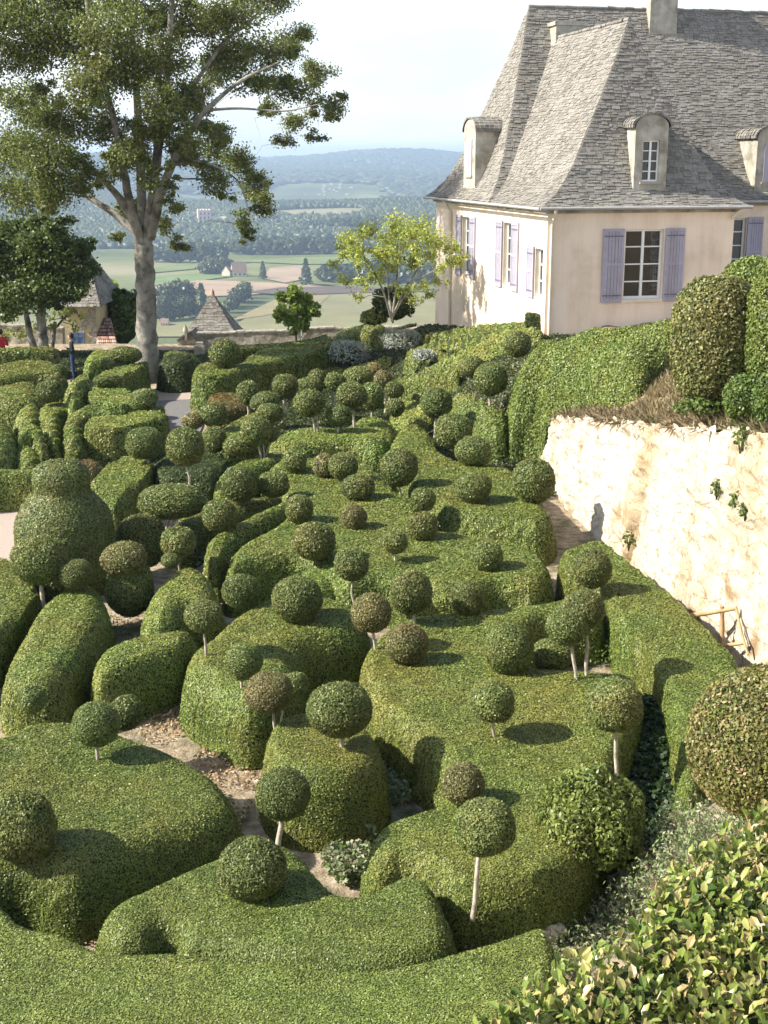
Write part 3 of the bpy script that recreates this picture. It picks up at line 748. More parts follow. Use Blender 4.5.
# lintel blocks and corner stones, slightly proud
def streaks(m, amt=0.8):
    nt = m.node_tree; bs = nt.nodes['Principled BSDF']; tc = nt.nodes.new('ShaderNodeTexCoord'); mp = nt.nodes.new('ShaderNodeMapping'); mp.inputs['Scale'].default_value = (2.2, 2.2, 0.22)
    nt.links.new(tc.outputs['Object'], mp.inputs[0]); n = noise_tex(nt, mp.outputs[0], 1.0, 7, 0.65); r = ramp(nt, [(0.42, (1, 1, 1)), (0.64, (0.80, 0.75, 0.66))]); nt.links.new(n.outputs[0], r.inputs[0])
    src = bs.inputs['Base Color'].links[0].from_socket; nt.links.new(mixc(nt, amt, src, r.outputs[0], 'MULTIPLY'), bs.inputs['Base Color'])
streaks(M['stucco'], 0.5); streaks(M['stone']); streaks(M['shutter'])
w.build('wall', [M['stucco'], M['reveal']], house)
lin = MB(); lin.box(2.66,3.14,-0.012,0.05,5.75,6.02); lin.build('lintel_block', M['stucco'], house)

def local(o, origin, ux, uy):
    """place a part built in (u, depth, z) space: ux along the wall, uy into the wall"""
    m = Matrix(((ux[0], uy[0], 0, origin[0]), (ux[1], uy[1], 0, origin[1]), (0, 0, 1, 0), (0, 0, 0, 1)))
    o.data.transform(m)

def window(parent, origin, ux, uy, u0, u1, z0, z1, rec, rows, cols, bar=0.03, fr=0.06, curt=True):
    f = MB()
    f.box(u0,u0+fr,rec-0.03,rec+0.05,z0,z1); f.box(u1-fr,u1,rec-0.03,rec+0.05,z0,z1)
    f.box(u0+fr,u1-fr,rec-0.03,rec+0.05,z1-fr,z1); f.box(u0+fr,u1-fr,rec-0.03,rec+0.05,z0,z0+fr*1.3)
    mid = (u0+u1)/2
    f.box(mid-bar*1.3,mid+bar*1.3,rec-0.035,rec+0.045,z0+fr*1.3,z1-fr)
    for i in range(1, rows):
        z = z0 + (z1-z0)*i/rows; f.box(u0+fr,mid-bar*1.3,rec-0.02,rec+0.03,z-bar*0.6,z+bar*0.6); f.box(mid+bar*1.3,u1-fr,rec-0.02,rec+0.03,z-bar*0.6,z+bar*0.6)
    if cols > 2:
        for i in range(1, cols):
            if abs(i/cols-0.5) < 0.01: continue
            u = u0+(u1-u0)*i/cols; f.box(u-bar*0.5,u+bar*0.5,rec-0.018,rec+0.028,z0+fr*1.3,z1-fr)
    o = f.build('window', M['white'], parent); local(o, origin, ux, uy)
    g = MB(); g.quad((u0+fr,rec+0.012,z0+fr),(u1-fr,rec+0.012,z0+fr),(u1-fr,rec+0.012,z1-fr),(u0+fr,rec+0.012,z1-fr))
    g = g.build('pane', M['glass'], o); local(g, origin, ux, uy)
    if curt:
        c = MB(); us = np.linspace(u1-fr-0.17, u1-fr, 9)
        for a, b, i in zip(us, us[1:], range(8)):
            da, db = 0.006*math.sin(i*1.6), 0.006*math.sin((i+1)*1.6)
            c.quad((a,rec-0.002+da*0,z0+0.2),(b,rec-0.002,z0+0.2),(b,rec-0.002,z1-fr),(a,rec-0.002,z1-fr))
    return o

def shutter(parent, origin, ux, uy, u0, u1, z0, z1, label=None):
    s = MB(); y0, y1 = -0.055, -0.015; t = 0.07
    s.box(u0,u1,y0+0.012,y1,z0,z1)
    zm = z0 + (z1-z0)*0.52
    for (a,b,c,d) in ((u0,u0+t,z0,z1),(u1-t,u1,z0,z1),(u0+t,u1-t,z1-t*1.1,z1),(u0+t,u1-t,z0,z0+t*1.5),(u0+t,u1-t,zm-t*.6,zm+t*.6)):
        s.box(a,b,y0-0.004,y0+0.0115,c,d)
    for i in range(1, 5):
        uu = u0+t+(u1-u0-2*t)*i/5; s.box(uu-0.004, uu+0.004, y0+0.006, y0+0.0118, z0+t*1.5, z1-t*1.1, 1)
    for z in (z0+0.2, z1-0.2): s.box(u0+0.02,u1-0.02,y0-0.010,y0-0.0045,z-0.016,z+0.016,1)
    o = s.build('shutter', [M['shutter'], M['iron']], parent); local(o, origin, ux, uy)
    if label: o['label'] = label
    return o

F_ = ((0,0), (1,0), (0,1))                 # front face of the pavilion
Lf = ((0,0), (0,1), (1,0))                 # left face
Mf = ((0,MY), (1,0), (0,1))                # recessed wing
window(house, *F_, 2.34, 3.51, 3.78, 5.74, 0.13, 4, 2)
c = MB(); 
for i in range(8): c.quad((3.20+i*0.03,0.142 ,4.0),(3.23+i*0.03,0.142,4.0),(3.23+i*0.03-0.01,0.142,5.66),(3.20+i*0.03-0.02,0.142,5.66))
curtain = c.build('curtain', M['curtain'], house); local(curtain, *F_)
shutter(house, *F_, 1.66, 2.29, 3.70, 5.76); shutter(house, *F_, 3.56, 4.15, 3.70, 5.76)
sl = MB(); sl.box(2.28,3.57,-0.05,0.0,3.69,3.775); sl.build('sill', M['reveal'], house)
for a, b in ((3.03,3.86),(7.42,8.32)):
    window(house, *Lf, a, b, 3.90, 5.80, 0.16, 4, 2)
    shutter(house, *Lf, a-0.66, a-0.03, 3.82, 5.84); shutter(house, *Lf, b+0.03, b+0.66, 3.82, 5.84)
window(house, *Lf, 0.26, 0.92, 3.82, 5.20, 0.16, 3, 2)
shutter(house, *Lf, 0.95, 1.55, 3.78, 5.24, 'single shutter of the small window')
window(house, *Mf, 7.60, 8.63, 3.60, 5.80, 0.16, 5, 2); shutter(house, *Mf, 8.66, 9.22, 3.5, 5.84)
window(house, *Mf, 13.67, 14.77, 3.60, 5.80, 0.16, 5, 2)

# ---- roofs
PROF = [(0,-0.0),(0.03,0.085),(0.08,0.185),(0.14,0.275),(0.25,0.39),(0.405,0.525),(0.6,0.695),(0.8,0.855),(1,1)]
def f_in(k): return np.interp(k, [a for a,b in PROF], [b for a,b in PROF])
OV = 0.30
def slope_strip(fnA, fnB, nrow, thick, tw=(0.16,0.36)):
    """stone slabs over a slope whose two side edges are curves fnA(k), fnB(k)"""
    ks = np.linspace(0, 1, 60)
    A = np.array([fnA(k) for k in ks]); B = np.array([fnB(k) for k in ks])
    mid = (A + B) / 2; ln = np.concatenate([[0], np.cumsum(np.linalg.norm(np.diff(A, axis=0), axis=1))])
    return A, B, ks, ln

def roof_slope(name_mb, fnA, fnB, row=0.09, base_mb=None):
    A, B, ks, _ = slope_strip(fnA, fnB, 0, 0)
    # plain under-surface
    m = len(ks)
    V = np.concatenate([A, B]); base_mb.add(V, [(i, m+i, m+i+1, i+1) for i in range(m-1)], 0, True)
    ref = (A + B) / 2
    seg = np.linalg.norm(np.diff(ref, axis=0), axis=1); ln = np.concatenate([[0], np.cumsum(seg)])
    # true slope distance: remove the sideways drift of the mid line
    W = B[0] - A[0]; W = W / np.linalg.norm(W)
    dv = np.diff(ref, axis=0); dv = dv - (dv @ W)[:, None] * W; ln = np.concatenate([[0], np.cumsum(np.linalg.norm(dv, axis=1))])
    n = int(ln[-1] / row)
    for i in range(n):
        l0 = i * row + RNG.uniform(-0.012, 0.012); l1 = l0 + row * 1.5
        if l1 > ln[-1]: l1 = ln[-1]
        k0 = np.interp(l0, ln, ks); k1 = np.interp(l1, ln, ks)
        a0, b0, a1, b1 = fnA(k0), fnB(k0), fnA(k1), fnB(k1)
        w = np.linalg.norm(b0 - a0)
        if w < 0.15: continue
        d = (b0 - a0) / w
        up = (a1 + b1) / 2 - (a0 + b0) / 2; up = up - (up @ d) * d
        nn = np.cross(d, up); nn /= np.linalg.norm(nn) + 1e-9
        m_ = int(w / 0.2) + 2
        ws = RNG.uniform(0.10, 0.32, m_ * 2); e = np.concatenate([[0], np.cumsum(ws)]); e = e[e < w - 0.06]; e = np.append(e, w)
        off0 = np.dot(a1 - a0, d)              # hips lean inwards: shift the upper edge
        u0 = e[:-1] + 0.006; u1 = e[1:] - 0.006; k = len(u0)
        th = RNG.uniform(0.014, 0.036, k); dl = RNG.uniform(-0.02, 0.02, k)
        lo = max(0, -0); 
        ua = np.clip(u0, 0, w); ub = np.clip(u1, 0, w)
        hi_l = max(0.0, off0); hi_r = w + np.dot(b1 - b0, d)
        va = np.clip(ua, hi_l, hi_r); vb = np.clip(ub, hi_l, hi_r)
        upn = up
        p = lambda u, f, h: a0 + d * u[:, None] + upn * f[:, None] + nn * h[:, None]
        z0 = dl / row; one = np.ones(k)
        V = np.stack([p(ua, z0, th), p(ub, z0, th + RNG.uniform(-.006,.006,k)), p(vb, one, 0.004*one), p(va, one, 0.004*one),
                      p(ua, z0 + 0.02, -0.01*one), p(ub, z0 + 0.02, -0.01*one)], 1).reshape(-1, 3)
        j = np.arange(k)[:, None] * 6
        q = np.concatenate([j + np.array([[0,1,2,3]]), j + np.array([[4,5,1,0]]), j + np.array([[4,0,3,3]]), j + np.array([[5,2,1,1]])])
        name_mb.add(V, q, 1)

def hip_roof(name, x0, x1, y0, y1, ez, h, inL, inR, inF, inB, sides, label=None, parent=None, mats=None, row=0.09):
    def ring(k):
        f = f_in(k); z = ez + h * k
        xa = x0 - OV + f * (inL + OV); xb = x1 + OV - f * (inR + OV)
        ya = y0 - OV + f * (inF + OV); yb = y1 + OV - f * (inB + OV) if inB else y1
        return xa, xb, ya, yb, z
    c = {'fl': lambda k: np.array([ring(k)[0], ring(k)[2], ring(k)[4]]), 'fr': lambda k: np.array([ring(k)[1], ring(k)[2], ring(k)[4]]),
         'br': lambda k: np.array([ring(k)[1], ring(k)[3], ring(k)[4]]), 'bl': lambda k: np.array([ring(k)[0], ring(k)[3], ring(k)[4]])}
    mb = MB()
    for a, b in sides: roof_slope(mb, c[a], c[b], row, mb)
    o = mb.build(name, mats or [M['slab'], M['slab']], parent)
    if label: o['label'] = label
    # ridge and hip cap stones
    cap = MB()
    def capline(fa, n, r):
        ts = np.linspace(0, 1, n)
        P = np.array([fa(t) for t in ts])
        for a, b in zip(P, P[1:]):
            jit = RNG.normal(0, 0.012, 3)
            cap.tube([a + jit, b + jit * 0.3], [r, r * 0.9], 6)
    t1 = ring(1.0)
    if inL + inR > 0.1 and (t1[1] - t1[0]) > 0.3: capline(lambda t: np.array([t1[0] + (t1[1]-t1[0])*t, t1[2], t1[4]+0.01]), int((t1[1]-t1[0])/0.3), 0.06)
    if t1[3] - t1[2] > 0.3: capline(lambda t: np.array([(t1[0]+t1[1])/2, t1[2] + (t1[3]-t1[2])*t, t1[4]+0.01]), int((t1[3]-t1[2])/0.3), 0.06)
    cap.build('ridge', M['slab'], o)
    return o

main_roof = hip_roof('roof', 0, 22, MY-0.0, LW, EZ+0.02, 6.12, 2.12, 2.12, 3.47, 3.47, [('fl','fr'),('bl','fl'),('br','bl')], 'tall main roof with its ridge running right', house)
pav_roof = hip_roof('roof', 0.01, FW, 0, 8.3, EZ, 5.12, 2.83, 2.83, 1.63, 0, [('fl','fr'),('bl','fl'),('fr','br')], 'lower pavilion roof projecting towards the viewer', house)

# cornice and gutters
co = MB()
co.box(-0.10, FW+0.10, -0.10, 0.0, EZ-0.16, EZ-0.03); co.box(-0.10, 0.0, 0.0, LW+0.1, EZ-0.16, EZ-0.03)
co.box(FW, FW+0.10, 0.0, MY-0.1, EZ-0.16, EZ-0.03); co.box(FW, 22, MY-0.10, MY, EZ-0.158, EZ-0.032)
co.build('cornice', M['stone'], house)
gt = MB()
gt.tube([(-0.36,-0.37,EZ-0.02),(FW+0.36,-0.37,EZ-0.02)], 0.045, 8); gt.tube([(-0.37,-0.36,EZ-0.03),(-0.37,LW+0.3,EZ-0.03)], 0.045, 8)
gt.tube([(FW+0.4,MY-0.37,EZ-0.02),(22,MY-0.37,EZ-0.02)], 0.045, 8)
gt.build('gutter', M['zinc'], house)
def pipe(pts): p = MB(); p.tube(pts, 0.045, 8); return p.build('downpipe', M['reveal'], house)
pipe([(0.12,-0.33,EZ-0.05),(0.12,-0.2,EZ-0.28),(0.12,-0.06,EZ-0.5),(0.12,-0.06,0.5)])
pipe([(FW+0.1,-0.33,EZ-0.05),(FW-0.05,-0.2,EZ-0.2),(FW-0.12,-0.06,EZ-0.35)])
pipe([(-0.33,9.6,EZ-0.05),(-0.2,9.6,EZ-0.25),(-0.06,9.6,EZ-0.45),(-0.06,9.6,0.5)])

# dormers
def dormer(label, origin, ux, uy, wd, z0, z1, back, ow, oz0, oz1, rows, closed=False):
    h = wd/2; arch = 0.42*h; zs = z1 - arch - 0.10
    prof = [(-h, z0), (h, z0), (h, zs)] + [(h*math.cos(a)*1.0, zs + (z1-zs)*math.sin(a)) for a in np.linspace(0.15, PI-0.15, 9)] + [(-h, zs)]
    n = len(prof); m = MB()
    # front face ring around the opening
    o_ = [(-ow/2, oz0), (ow/2, oz0), (ow/2, oz1), (-ow/2, oz1)]
    def P(u, z, y): return (u, y, z)
    # frame made of four strips so that the opening stays open
    m.box(-h, -ow/2, 0, 0.16, z0, zs); m.box(ow/2, h, 0, 0.16, z0, zs)
    m.box(-ow/2, ow/2, 0, 0.16, z0, oz0); m.box(-ow/2, ow/2, 0, 0.16, oz1, zs)
    arc = [(h*math.cos(a), zs + (z1-zs)*math.sin(a)) for a in np.linspace(0, PI, 13)]
    V = [P(u, z, 0) for u, z in arc] + [P(0, zs, 0)]; m.add(V, [(i, i+1, 13, 13) for i in range(12)])
    # cheeks
    m.box(-h, -h+0.12, 0.16, back, z0, zs); m.box(h-0.12, h, 0.16, back, z0, zs)
    # sill ledge
    m.box(-ow/2-0.06, ow/2+0.06, -0.05, 0.0, oz0-0.07, oz0)
    d = m.build('dormer', M['stone'], house); local(d, origin, ux, uy); d['label'] = label
    # slab covering over the arch
    r = MB(); A = np.array([(h*1.10*math.cos(a), zs + (z1-zs)*1.0*math.sin(a)) for a in np.linspace(-0.12, PI+0.12, 15)])
    for j in range(9):
        y0_, y1_ = -0.04 + (back+0.04)*j/9, -0.04 + (back+0.04)*(j+1)/9 + 0.03
        for (u0, a0), (u1, a1) in zip(A, A[1:]):
            t = 0.05 + RNG.uniform(0, 0.03); cx_ = np.array([u0+u1, a0+a1])/2 - np.array([0, zs]); cx_ = cx_/np.linalg.norm(cx_)
            o2 = cx_ * t
            r.add([(u0,y0_,a0),(u1,y0_,a1),(u1,y1_,a1),(u0,y1_,a0),(u0+o2[0],y0_,a0+o2[1]),(u1+o2[0],y0_,a1+o2[1]),(u1+o2[0]*.6,y1_,a1+o2[1]*.6),(u0+o2[0]*.6,y1_,a0+o2[1]*.6)],
                  [(4,5,6,7),(0,1,5,4),(1,2,6,5),(3,0,4,7)])
    rr = r.build('dormer_roof', M['slab'], d); local(rr, origin, ux, uy)
    if closed:
        s = MB(); s.box(-ow/2, 0-0.01, -0.03, 0.02, oz0, oz1); s.box(0.01, ow/2, -0.03, 0.02, oz0, oz1)
        s = s.build('shutter', M['shutter'], d); local(s, origin, ux, uy)
    else:
        wn = window(d, origin, ux, uy, -ow/2, ow/2, oz0, oz1, 0.10, rows, 2, 0.022, 0.035, False)
    return d
dormer('front dormer with a small white eight-pane window', (3.02, 0.06), (1,0), (0,1), 0.98, 6.55, 8.85, 1.45, 0.50, 7.05, 8.16, 4)
dormer('dormer on the sunlit left roof slope', (0.02, 7.7), (0,1), (1,0), 1.30, 6.7, 8.95, 1.4, 0.6, 7.15, 8.3, 4, True)
dormer('dormer at the right edge with a closed lavender shutter', (9.45, MY+0.1), (1,0), (0,1), 1.15, 6.5, 8.70, 1.5, 0.62, 6.95, 8.15, 4, True)

# chimneys
def chimney(label, x0, x1, y0, y1, z0, z1):
    c = MB(); c.box(x0, x1, y0, y1, z0, z1); c.box(x0-0.06, x1+0.06, y0-0.06, y1+0.06, z1+0.002, z1+0.12); c.box(x0-0.03, x1+0.03, y0-0.03, y1+0.03, z1-0.6, z1-0.52)
    o = c.build('chimney', M['stone'], house); o['label'] = label
chimney('larger chimney rising out of the top of the picture', 6.25, 7.22, 7.85, 8.6, 10.0, 14.4)
chimney('low wide chimney beside the pavilion ridge', 2.74, 3.74, 7.25, 7.95, 9.0, 11.85)

# ------------------------------------------------------------------ retaining wall and bank
WP = np.array([(3.78,31.6),(4.30,27.2),(5.12,21.3),(5.50,19),(6.1,15.6),(6.6,12.5)]); 
def wl(Y): return np.interp(Y, WP[::-1,1], WP[::-1,0])
def wtop(Y): return np.interp(Y, [12.5,18.5,21.3,27,31.6,36], [4.3,3.85,3.35,2.36,1.55,1.8])
def limestone():
    m, nt, bs, out = new_mat('limestone_wall'); geo = nt.nodes.new('ShaderNodeNewGeometry')
    mp = nt.nodes.new('ShaderNodeMapping'); mp.inputs['Scale'].default_value = (1, 1, 0.45); nt.links.new(geo.outputs['Position'], mp.inputs[0])
    n1 = noise_tex(nt, mp.outputs[0], 0.55, 9, 0.62); n1.inputs['Distortion'].default_value = 0.4
    r1 = ramp(nt, [(0.32,(0.33,0.245,0.14)),(0.42,(0.45,0.37,0.255)),(0.52,(0.54,0.485,0.385)),(0.7,(0.60,0.56,0.47))]); nt.links.new(n1.outputs[0], r1.inputs[0])
    n2 = noise_tex(nt, geo.outputs['Position'], 16, 6, 0.7); r2 = ramp(nt, [(0.36,(0.42,0.34,0.24)),(0.46,(1,1,1))]); nt.links.new(n2.outputs[0], r2.inputs[0])
    c = mixc(nt, 0.85, r1.outputs[0], r2.outputs[0], 'MULTIPLY')
    n3 = noise_tex(nt, geo.outputs['Position'], 1.6, 6, 0.6); r3 = ramp(nt, [(0.55,(0,0,0)),(0.68,(0.8,)*3)]); nt.links.new(n3.outputs[0], r3.inputs[0])
    c = mixc(nt, r3.outputs[0], c, (0.25,0.16,0.07))
    m2 = nt.nodes.new('ShaderNodeMapping'); m2.inputs['Scale'].default_value = (1.5, 1.5, 3.6); nw = noise_tex(nt, geo.outputs['Position'], 3.0, 4, 0.6)
    nt.links.new(mixc(nt, 0.10, geo.outputs['Position'], nw.outputs['Color'], 'ADD'), m2.inputs[0])
    vo = nt.nodes.new('ShaderNodeTexVoronoi'); vo.feature = 'DISTANCE_TO_EDGE'; vo.inputs['Scale'].default_value = 1.0; nt.links.new(m2.outputs[0], vo.inputs['Vector'])
    rv = ramp(nt, [(0.0, (0.42, 0.33, 0.22)), (0.045, (1, 1, 1))]); nt.links.new(vo.outputs['Distance'], rv.inputs[0])
    nm = noise_tex(nt, geo.outputs['Position'], 0.9, 4, 0.6); rm_ = ramp(nt, [(0.40, (0, 0, 0)), (0.60, (0.85,)*3)]); nt.links.new(nm.outputs[0], rm_.inputs[0])
    c = mixc(nt, rm_.outputs[0], c, mixc(nt, 1.0, c, rv.outputs[0], 'MULTIPLY'))
    nt.links.new(c, bs.inputs['Base Color']); bs.inputs['Roughness'].default_value = 0.95; bs.inputs['Specular IOR Level'].default_value = 0.15
    nb = noise_tex(nt, geo.outputs['Position'], 22, 7, 0.7); bp = nt.nodes.new('ShaderNodeBump'); bp.inputs['Strength'].default_value = 0.9; bp.inputs['Distance'].default_value = 0.03
    nt.links.new(nb.outputs[0], bp.inputs['Height']); nt.links.new(bp.outputs[0], bs.inputs['Normal'])
    return m
M['limestone'] = limestone()
ys = np.arange(12.5, 31.61, 0.07); vs = np.linspace(0, 1, 70)
Y, Vv = np.meshgrid(ys, vs); Y = Y.ravel(); Vv = Vv.ravel()
Z = -0.1 + (wtop(Y) + 0.12 * fbm(np.stack([Y, 0*Y, 0*Y], 1), 2.2, 3, 8) + 0.1) * Vv
P = np.stack([Y, 0*Y, Z], 1)
stones = fbm(P * [1, 1, 2.2], 2.6, 4, 31)
X = wl(Y) + 0.10 * Z - 0.06 * fbm(P * [1, 1, 0.6], 0.6, 3, 41) - 0.045 * stones * (0.5 + Vv) - 0.035 * fbm(P * [1, 1, 1.6], 6.0, 3, 51)
crack = np.exp(-((Y - 24.3 + 0.25 * np.sin(Z * 1.2)) / 0.16) ** 2) * np.clip((2.0 - Z) / 0.6, 0, 1) * 0.28
X = X + crack
V = np.stack([X, Y, Z], 1); n0, n1 = len(ys), len(vs)
i = np.arange(n0 - 1)[None, :] + n0 * np.arange(n1 - 1)[:, None]
Q = np.stack([i, i + n0, i + n0 + 1, i + 1], -1).reshape(-1, 4)
mb = MB(); mb.add(V, Q, 0, True)
# body behind the face, so that the wall has thickness
ye = np.array([12.5, 18, 24, 31.6]); 
for a, b in zip(ye, ye[1:]):
    mb.quad((wl(a)+0.5,a,-0.1),(wl(b)+0.5,b,-0.1),(wl(b)+0.5,b,wtop(b)),(wl(a)+0.5,a,wtop(a)))
a = 31.6; mb.quad((wl(a)-0.02,a,-0.1),(wl(a)+0.6,a,-0.1),(wl(a)+0.6,a,wtop(a)),(wl(a)+0.12,a,wtop(a)))
rw = mb.build('retaining_wall', M['limestone'], loc=(5.3, 22, 0)); tag(rw, 'tall sunlit limestone retaining wall, pale and rough, below the upper terrace', 'wall')

M['earth'] = rough_mat('dry_bank_earth', [(0.3,(0.16,0.11,0.06)),(0.55,(0.30,0.22,0.13)),(0.75,(0.42,0.33,0.22))], 3.0, 8, 0.95, 0.9, 18, ((0.10,0.12,0.04), 1.1, 0.52, 0.68, 0.7), bdist=0.06)
def bank(x, y):
    d = x - wl(y) - 0.1 - 0.1*wtop(y)
    return wtop(y) - 0.05 + np.minimum(0.55 * np.maximum(d, 0), 1.25) + 0.05 * np.maximum(d - 2.3, 0)
ys = np.arange(12.5, 46, 0.2); ds = np.arange(0.0, 14, 0.2)
Yg, Dg = np.meshgrid(ys, ds); Yg = Yg.ravel(); Dg = Dg.ravel()
Xg = wl(Yg) + 0.12 + 0.1 * wtop(Yg) + Dg
Zg = bank(Xg, Yg) + 0.07 * fbm(np.stack([Xg, Yg, 0*Xg], 1), 1.6, 3, 77)
n0, n1 = len(ys), len(ds)
i = np.arange(n0 - 1)[None, :] + n0 * np.arange(n1 - 1)[:, None]
Q = np.stack([i, i + n0, i + n0 + 1, i + 1], -1).reshape(-1, 4)
BV = np.stack([Xg, Yg, Zg], 1)
mb = MB(); mb.add(BV, Q, 0, True); tag(mb.build('embankment', M['earth']), kind='structure')

def grass_on(name, V, Q, n_of, L, mat, W=0.09, up=1.2, spread=0.6):
    P, N = sample_tris(V, Q, n_of)
    n = len(P); t = nrm(np.array([0,0,up]) + N * 0.5 + spread * RNG.normal(size=(n, 3)))
    Ls = L * RNG.uniform(0.5, 1.4, n)
    b = nrm(np.cross(t, RNG.normal(size=(n, 3)))) * (Ls * W)[:, None]
    V2 = np.stack([P - b, P + b, P + t * Ls[:, None]], 1).reshape(-1, 3)
    mb = MB(); mb.add(V2, np.arange(3 * n).reshape(n, 3), 0)
    return tag(mb.build(name, mat), kind='stuff')
vis = Q[(BV[Q][:, :, 1].max(1) < 33) & ((BV[Q][:, :, 0] - wl(BV[Q][:, :, 1])).max(1) < 4)]
edge = Q[((BV[Q][:, :, 0] - wl(BV[Q][:, :, 1]) - 0.1*wtop(BV[Q][:, :, 1])).max(1) < 0.55) & (BV[Q][:, :, 1].max(1) < 31)]
grass_on('dry_grass', BV - [0.12, 0, 0.02], edge, lambda ar, c, n: ar * 700 * (vnoise(c, 1.1, 15) > -0.25), 0.22, M['drygrass'], 0.08, -0.5, 0.8)
grass_on('dry_grass', BV, vis, lambda ar, c, n: ar * 420 * (vnoise(c, 1.3, 5) > -0.45), 0.17, M['drygrass'], 0.10, 0.9, 0.8)

# plants rooted in the wall face
for k, (px_, py_, s_, lab) in enumerate(((629,541,0.20,'small green plant growing in the shaded crack of the wall'),(717,490,0.16,'tuft of green on the upper face of the wall'),(736,502,0.16,'tuft of green on the upper face of the wall'),(741,440,0.22,'small bright plant hanging over the rubble wall top'),(745,512,0.14,'tuft of green on the upper face of the wall'))):
    d = ray(px_, py_); t = np.arange(10, 34, 0.01) / d[1]
    Pp = d[None, :] * t[:, None] + [0, 0, CAMZ]; e = Pp[:, 0] - (wl(Pp[:, 1]) + 0.1 * Pp[:, 2]); j = np.nonzero(e > -0.06)[0][0]
    leafy_blob('wall_plant', lab, 'plant', Pp[j], (s_*0.6, s_*0.8, s_), M['lush'], 130, 0.07, 0.5, seed=k, group='plants rooted in the limestone wall')

# wooden handrail on the steps at the wall foot
rail = empty('handrail', at_z(722, 640, 0.6), 0, 'rustic wooden handrail of thin poles leaning at the foot of the limestone wall', 'handrail')
M['pole'] = plain('weathered_pole', (0.40,0.27,0.14), 0.8, 0.2, 0.25, 6)
def pole(name, a, b, r, Ya, Yb):
    A = at_y(*a, Ya) - np.array(rail.location); B = at_y(*b, Yb) - np.array(rail.location)
    m = MB(); m.tube([A, (A+B)/2 + RNG.normal(0, .012, 3), B], [r, r*0.95, r*0.9], 8); return m.build(name, M['pole'], rail)
pole('top_rail', (680,617), (737,608), 0.040, 19.4, 19.0); pole('post', (722,606), (722,650), 0.035, 19.1, 19.1)
pole('brace', (736,608), (748,655), 0.022, 19.0, 18.4); pole('brace', (735,608), (746,650), 0.016, 19.05, 18.6); pole('lower_rail', (708,648), (744,643), 0.034, 19.0, 18.6)

# ------------------------------------------------------------------ upper terrace bushes
wd = [(3.22,33.9),(3.12,32.6),(3.25,32.0),(3.72,31.75),(4.55,29.6),(5.05,27.8),(5.5,27.4),(6.1,28.4),(6.95,29.0),(7.25,30.0),(6.7,31.2),(5.4,32.6),(4.3,34.0)]
def h_top(x, y): return 7.6 - 4.62 + (np.asarray(x) - 3.3) * 0.37 - 0.05*np.maximum(0, 30-np.asarray(y))
def h_base(x, y):
    x = np.asarray(x); y = np.asarray(y); d = x - wl(np.minimum(y, 31.6)) 
    return np.where(d > 0.12, np.maximum(bank(x, np.minimum(y, 36)) - 0.15, 0), 0.0)
o = hedge('tall hedge sloping up along the wall top to the lavender-shuttered window', None, world=wd, ztop=h_top, zb=h_base, r=1.5, mat='boxg', wob=0.16, cov=1.8, tilt=0.6, out=0.8, group=None)

def round_bush(label, cx, cy, w, h, Y, mat, n_cov=1.8, lump=0.05, cut=1.0, k=0.0026, p=2.0, group=None):
    """barrel- or ball-shaped clipped bush centred on a pixel at depth Y"""
    c = at_y(cx, cy, Y); s = px_size(cx, cy, Y); a, b = w*0.5*s, h*0.5*s
    nu, nv = 36, 24
    th = np.linspace(0, PI, nv+1); V = []
    for t in th:
        ct, st = math.cos(t), math.sin(t); e = 2/p
        for q in range(nu):
            an = q/nu*2*PI
            V.append((abs(st)**e*math.cos(an)*a, abs(st)**e*math.sin(an)*a, math.copysign(abs(ct)**e, ct)*b))
    V = np.array(V); V *= (1 + lump*fbm(V/a, 1.5, 3, int(cx)))[:, None]; V += c
    Q = np.array([(i*nu+j, (i+1)*nu+j, (i+1)*nu+(j+1)%nu, i*nu+(j+1)%nu) for i in range(nv) for j in range(nu)])
    o = hedge_obj('clipped_bush', V, Q, M[mat], M['box_core'], cov=n_cov, tilt=0.7, k=k, out=0.6)
    return tag(o, label, 'bush', group or 'clipped bushes on the upper terrace')
round_bush('large barrel-shaped bush with olive-brown leaves standing above the wall', 716, 342, 84, 128, 22.4, 'olive', 2.0, p=2.7, lump=0.04)
round_bush('darker green bush cut by the right edge of the picture, beside the barrel-shaped bush', 790, 325, 84, 140, 21.6, 'boxg', 2.0, p=2.6)
round_bush('domed bush behind the barrel-shaped one, under the window of the recessed wing', 752, 290, 62, 64, 25.5, 'boxg', 1.8)
round_bush('small leaning egg-shaped bush on the bank under the barrel-shaped bush', 744, 398, 38, 46, 20.6, 'lush', 1.8)
round_bush('small bush half cut by the right edge above the wall', 772, 400, 36, 56, 19.8, 'lush', 1.8)
round_bush('dark green hedge end between the sloping hedge and the barrel-shaped bush', 690, 325, 34, 66, 25.5, 'box', 1.8, p=2.6)
p = at_y(700, 408, 21.9)
leafy_blob('weed_clump', 'bright green weeds at the foot of the barrel-shaped bush', 'weeds', p, (0.5,0.3,0.16), M['lush'], 500, 0.09, 0.5, seed=3)
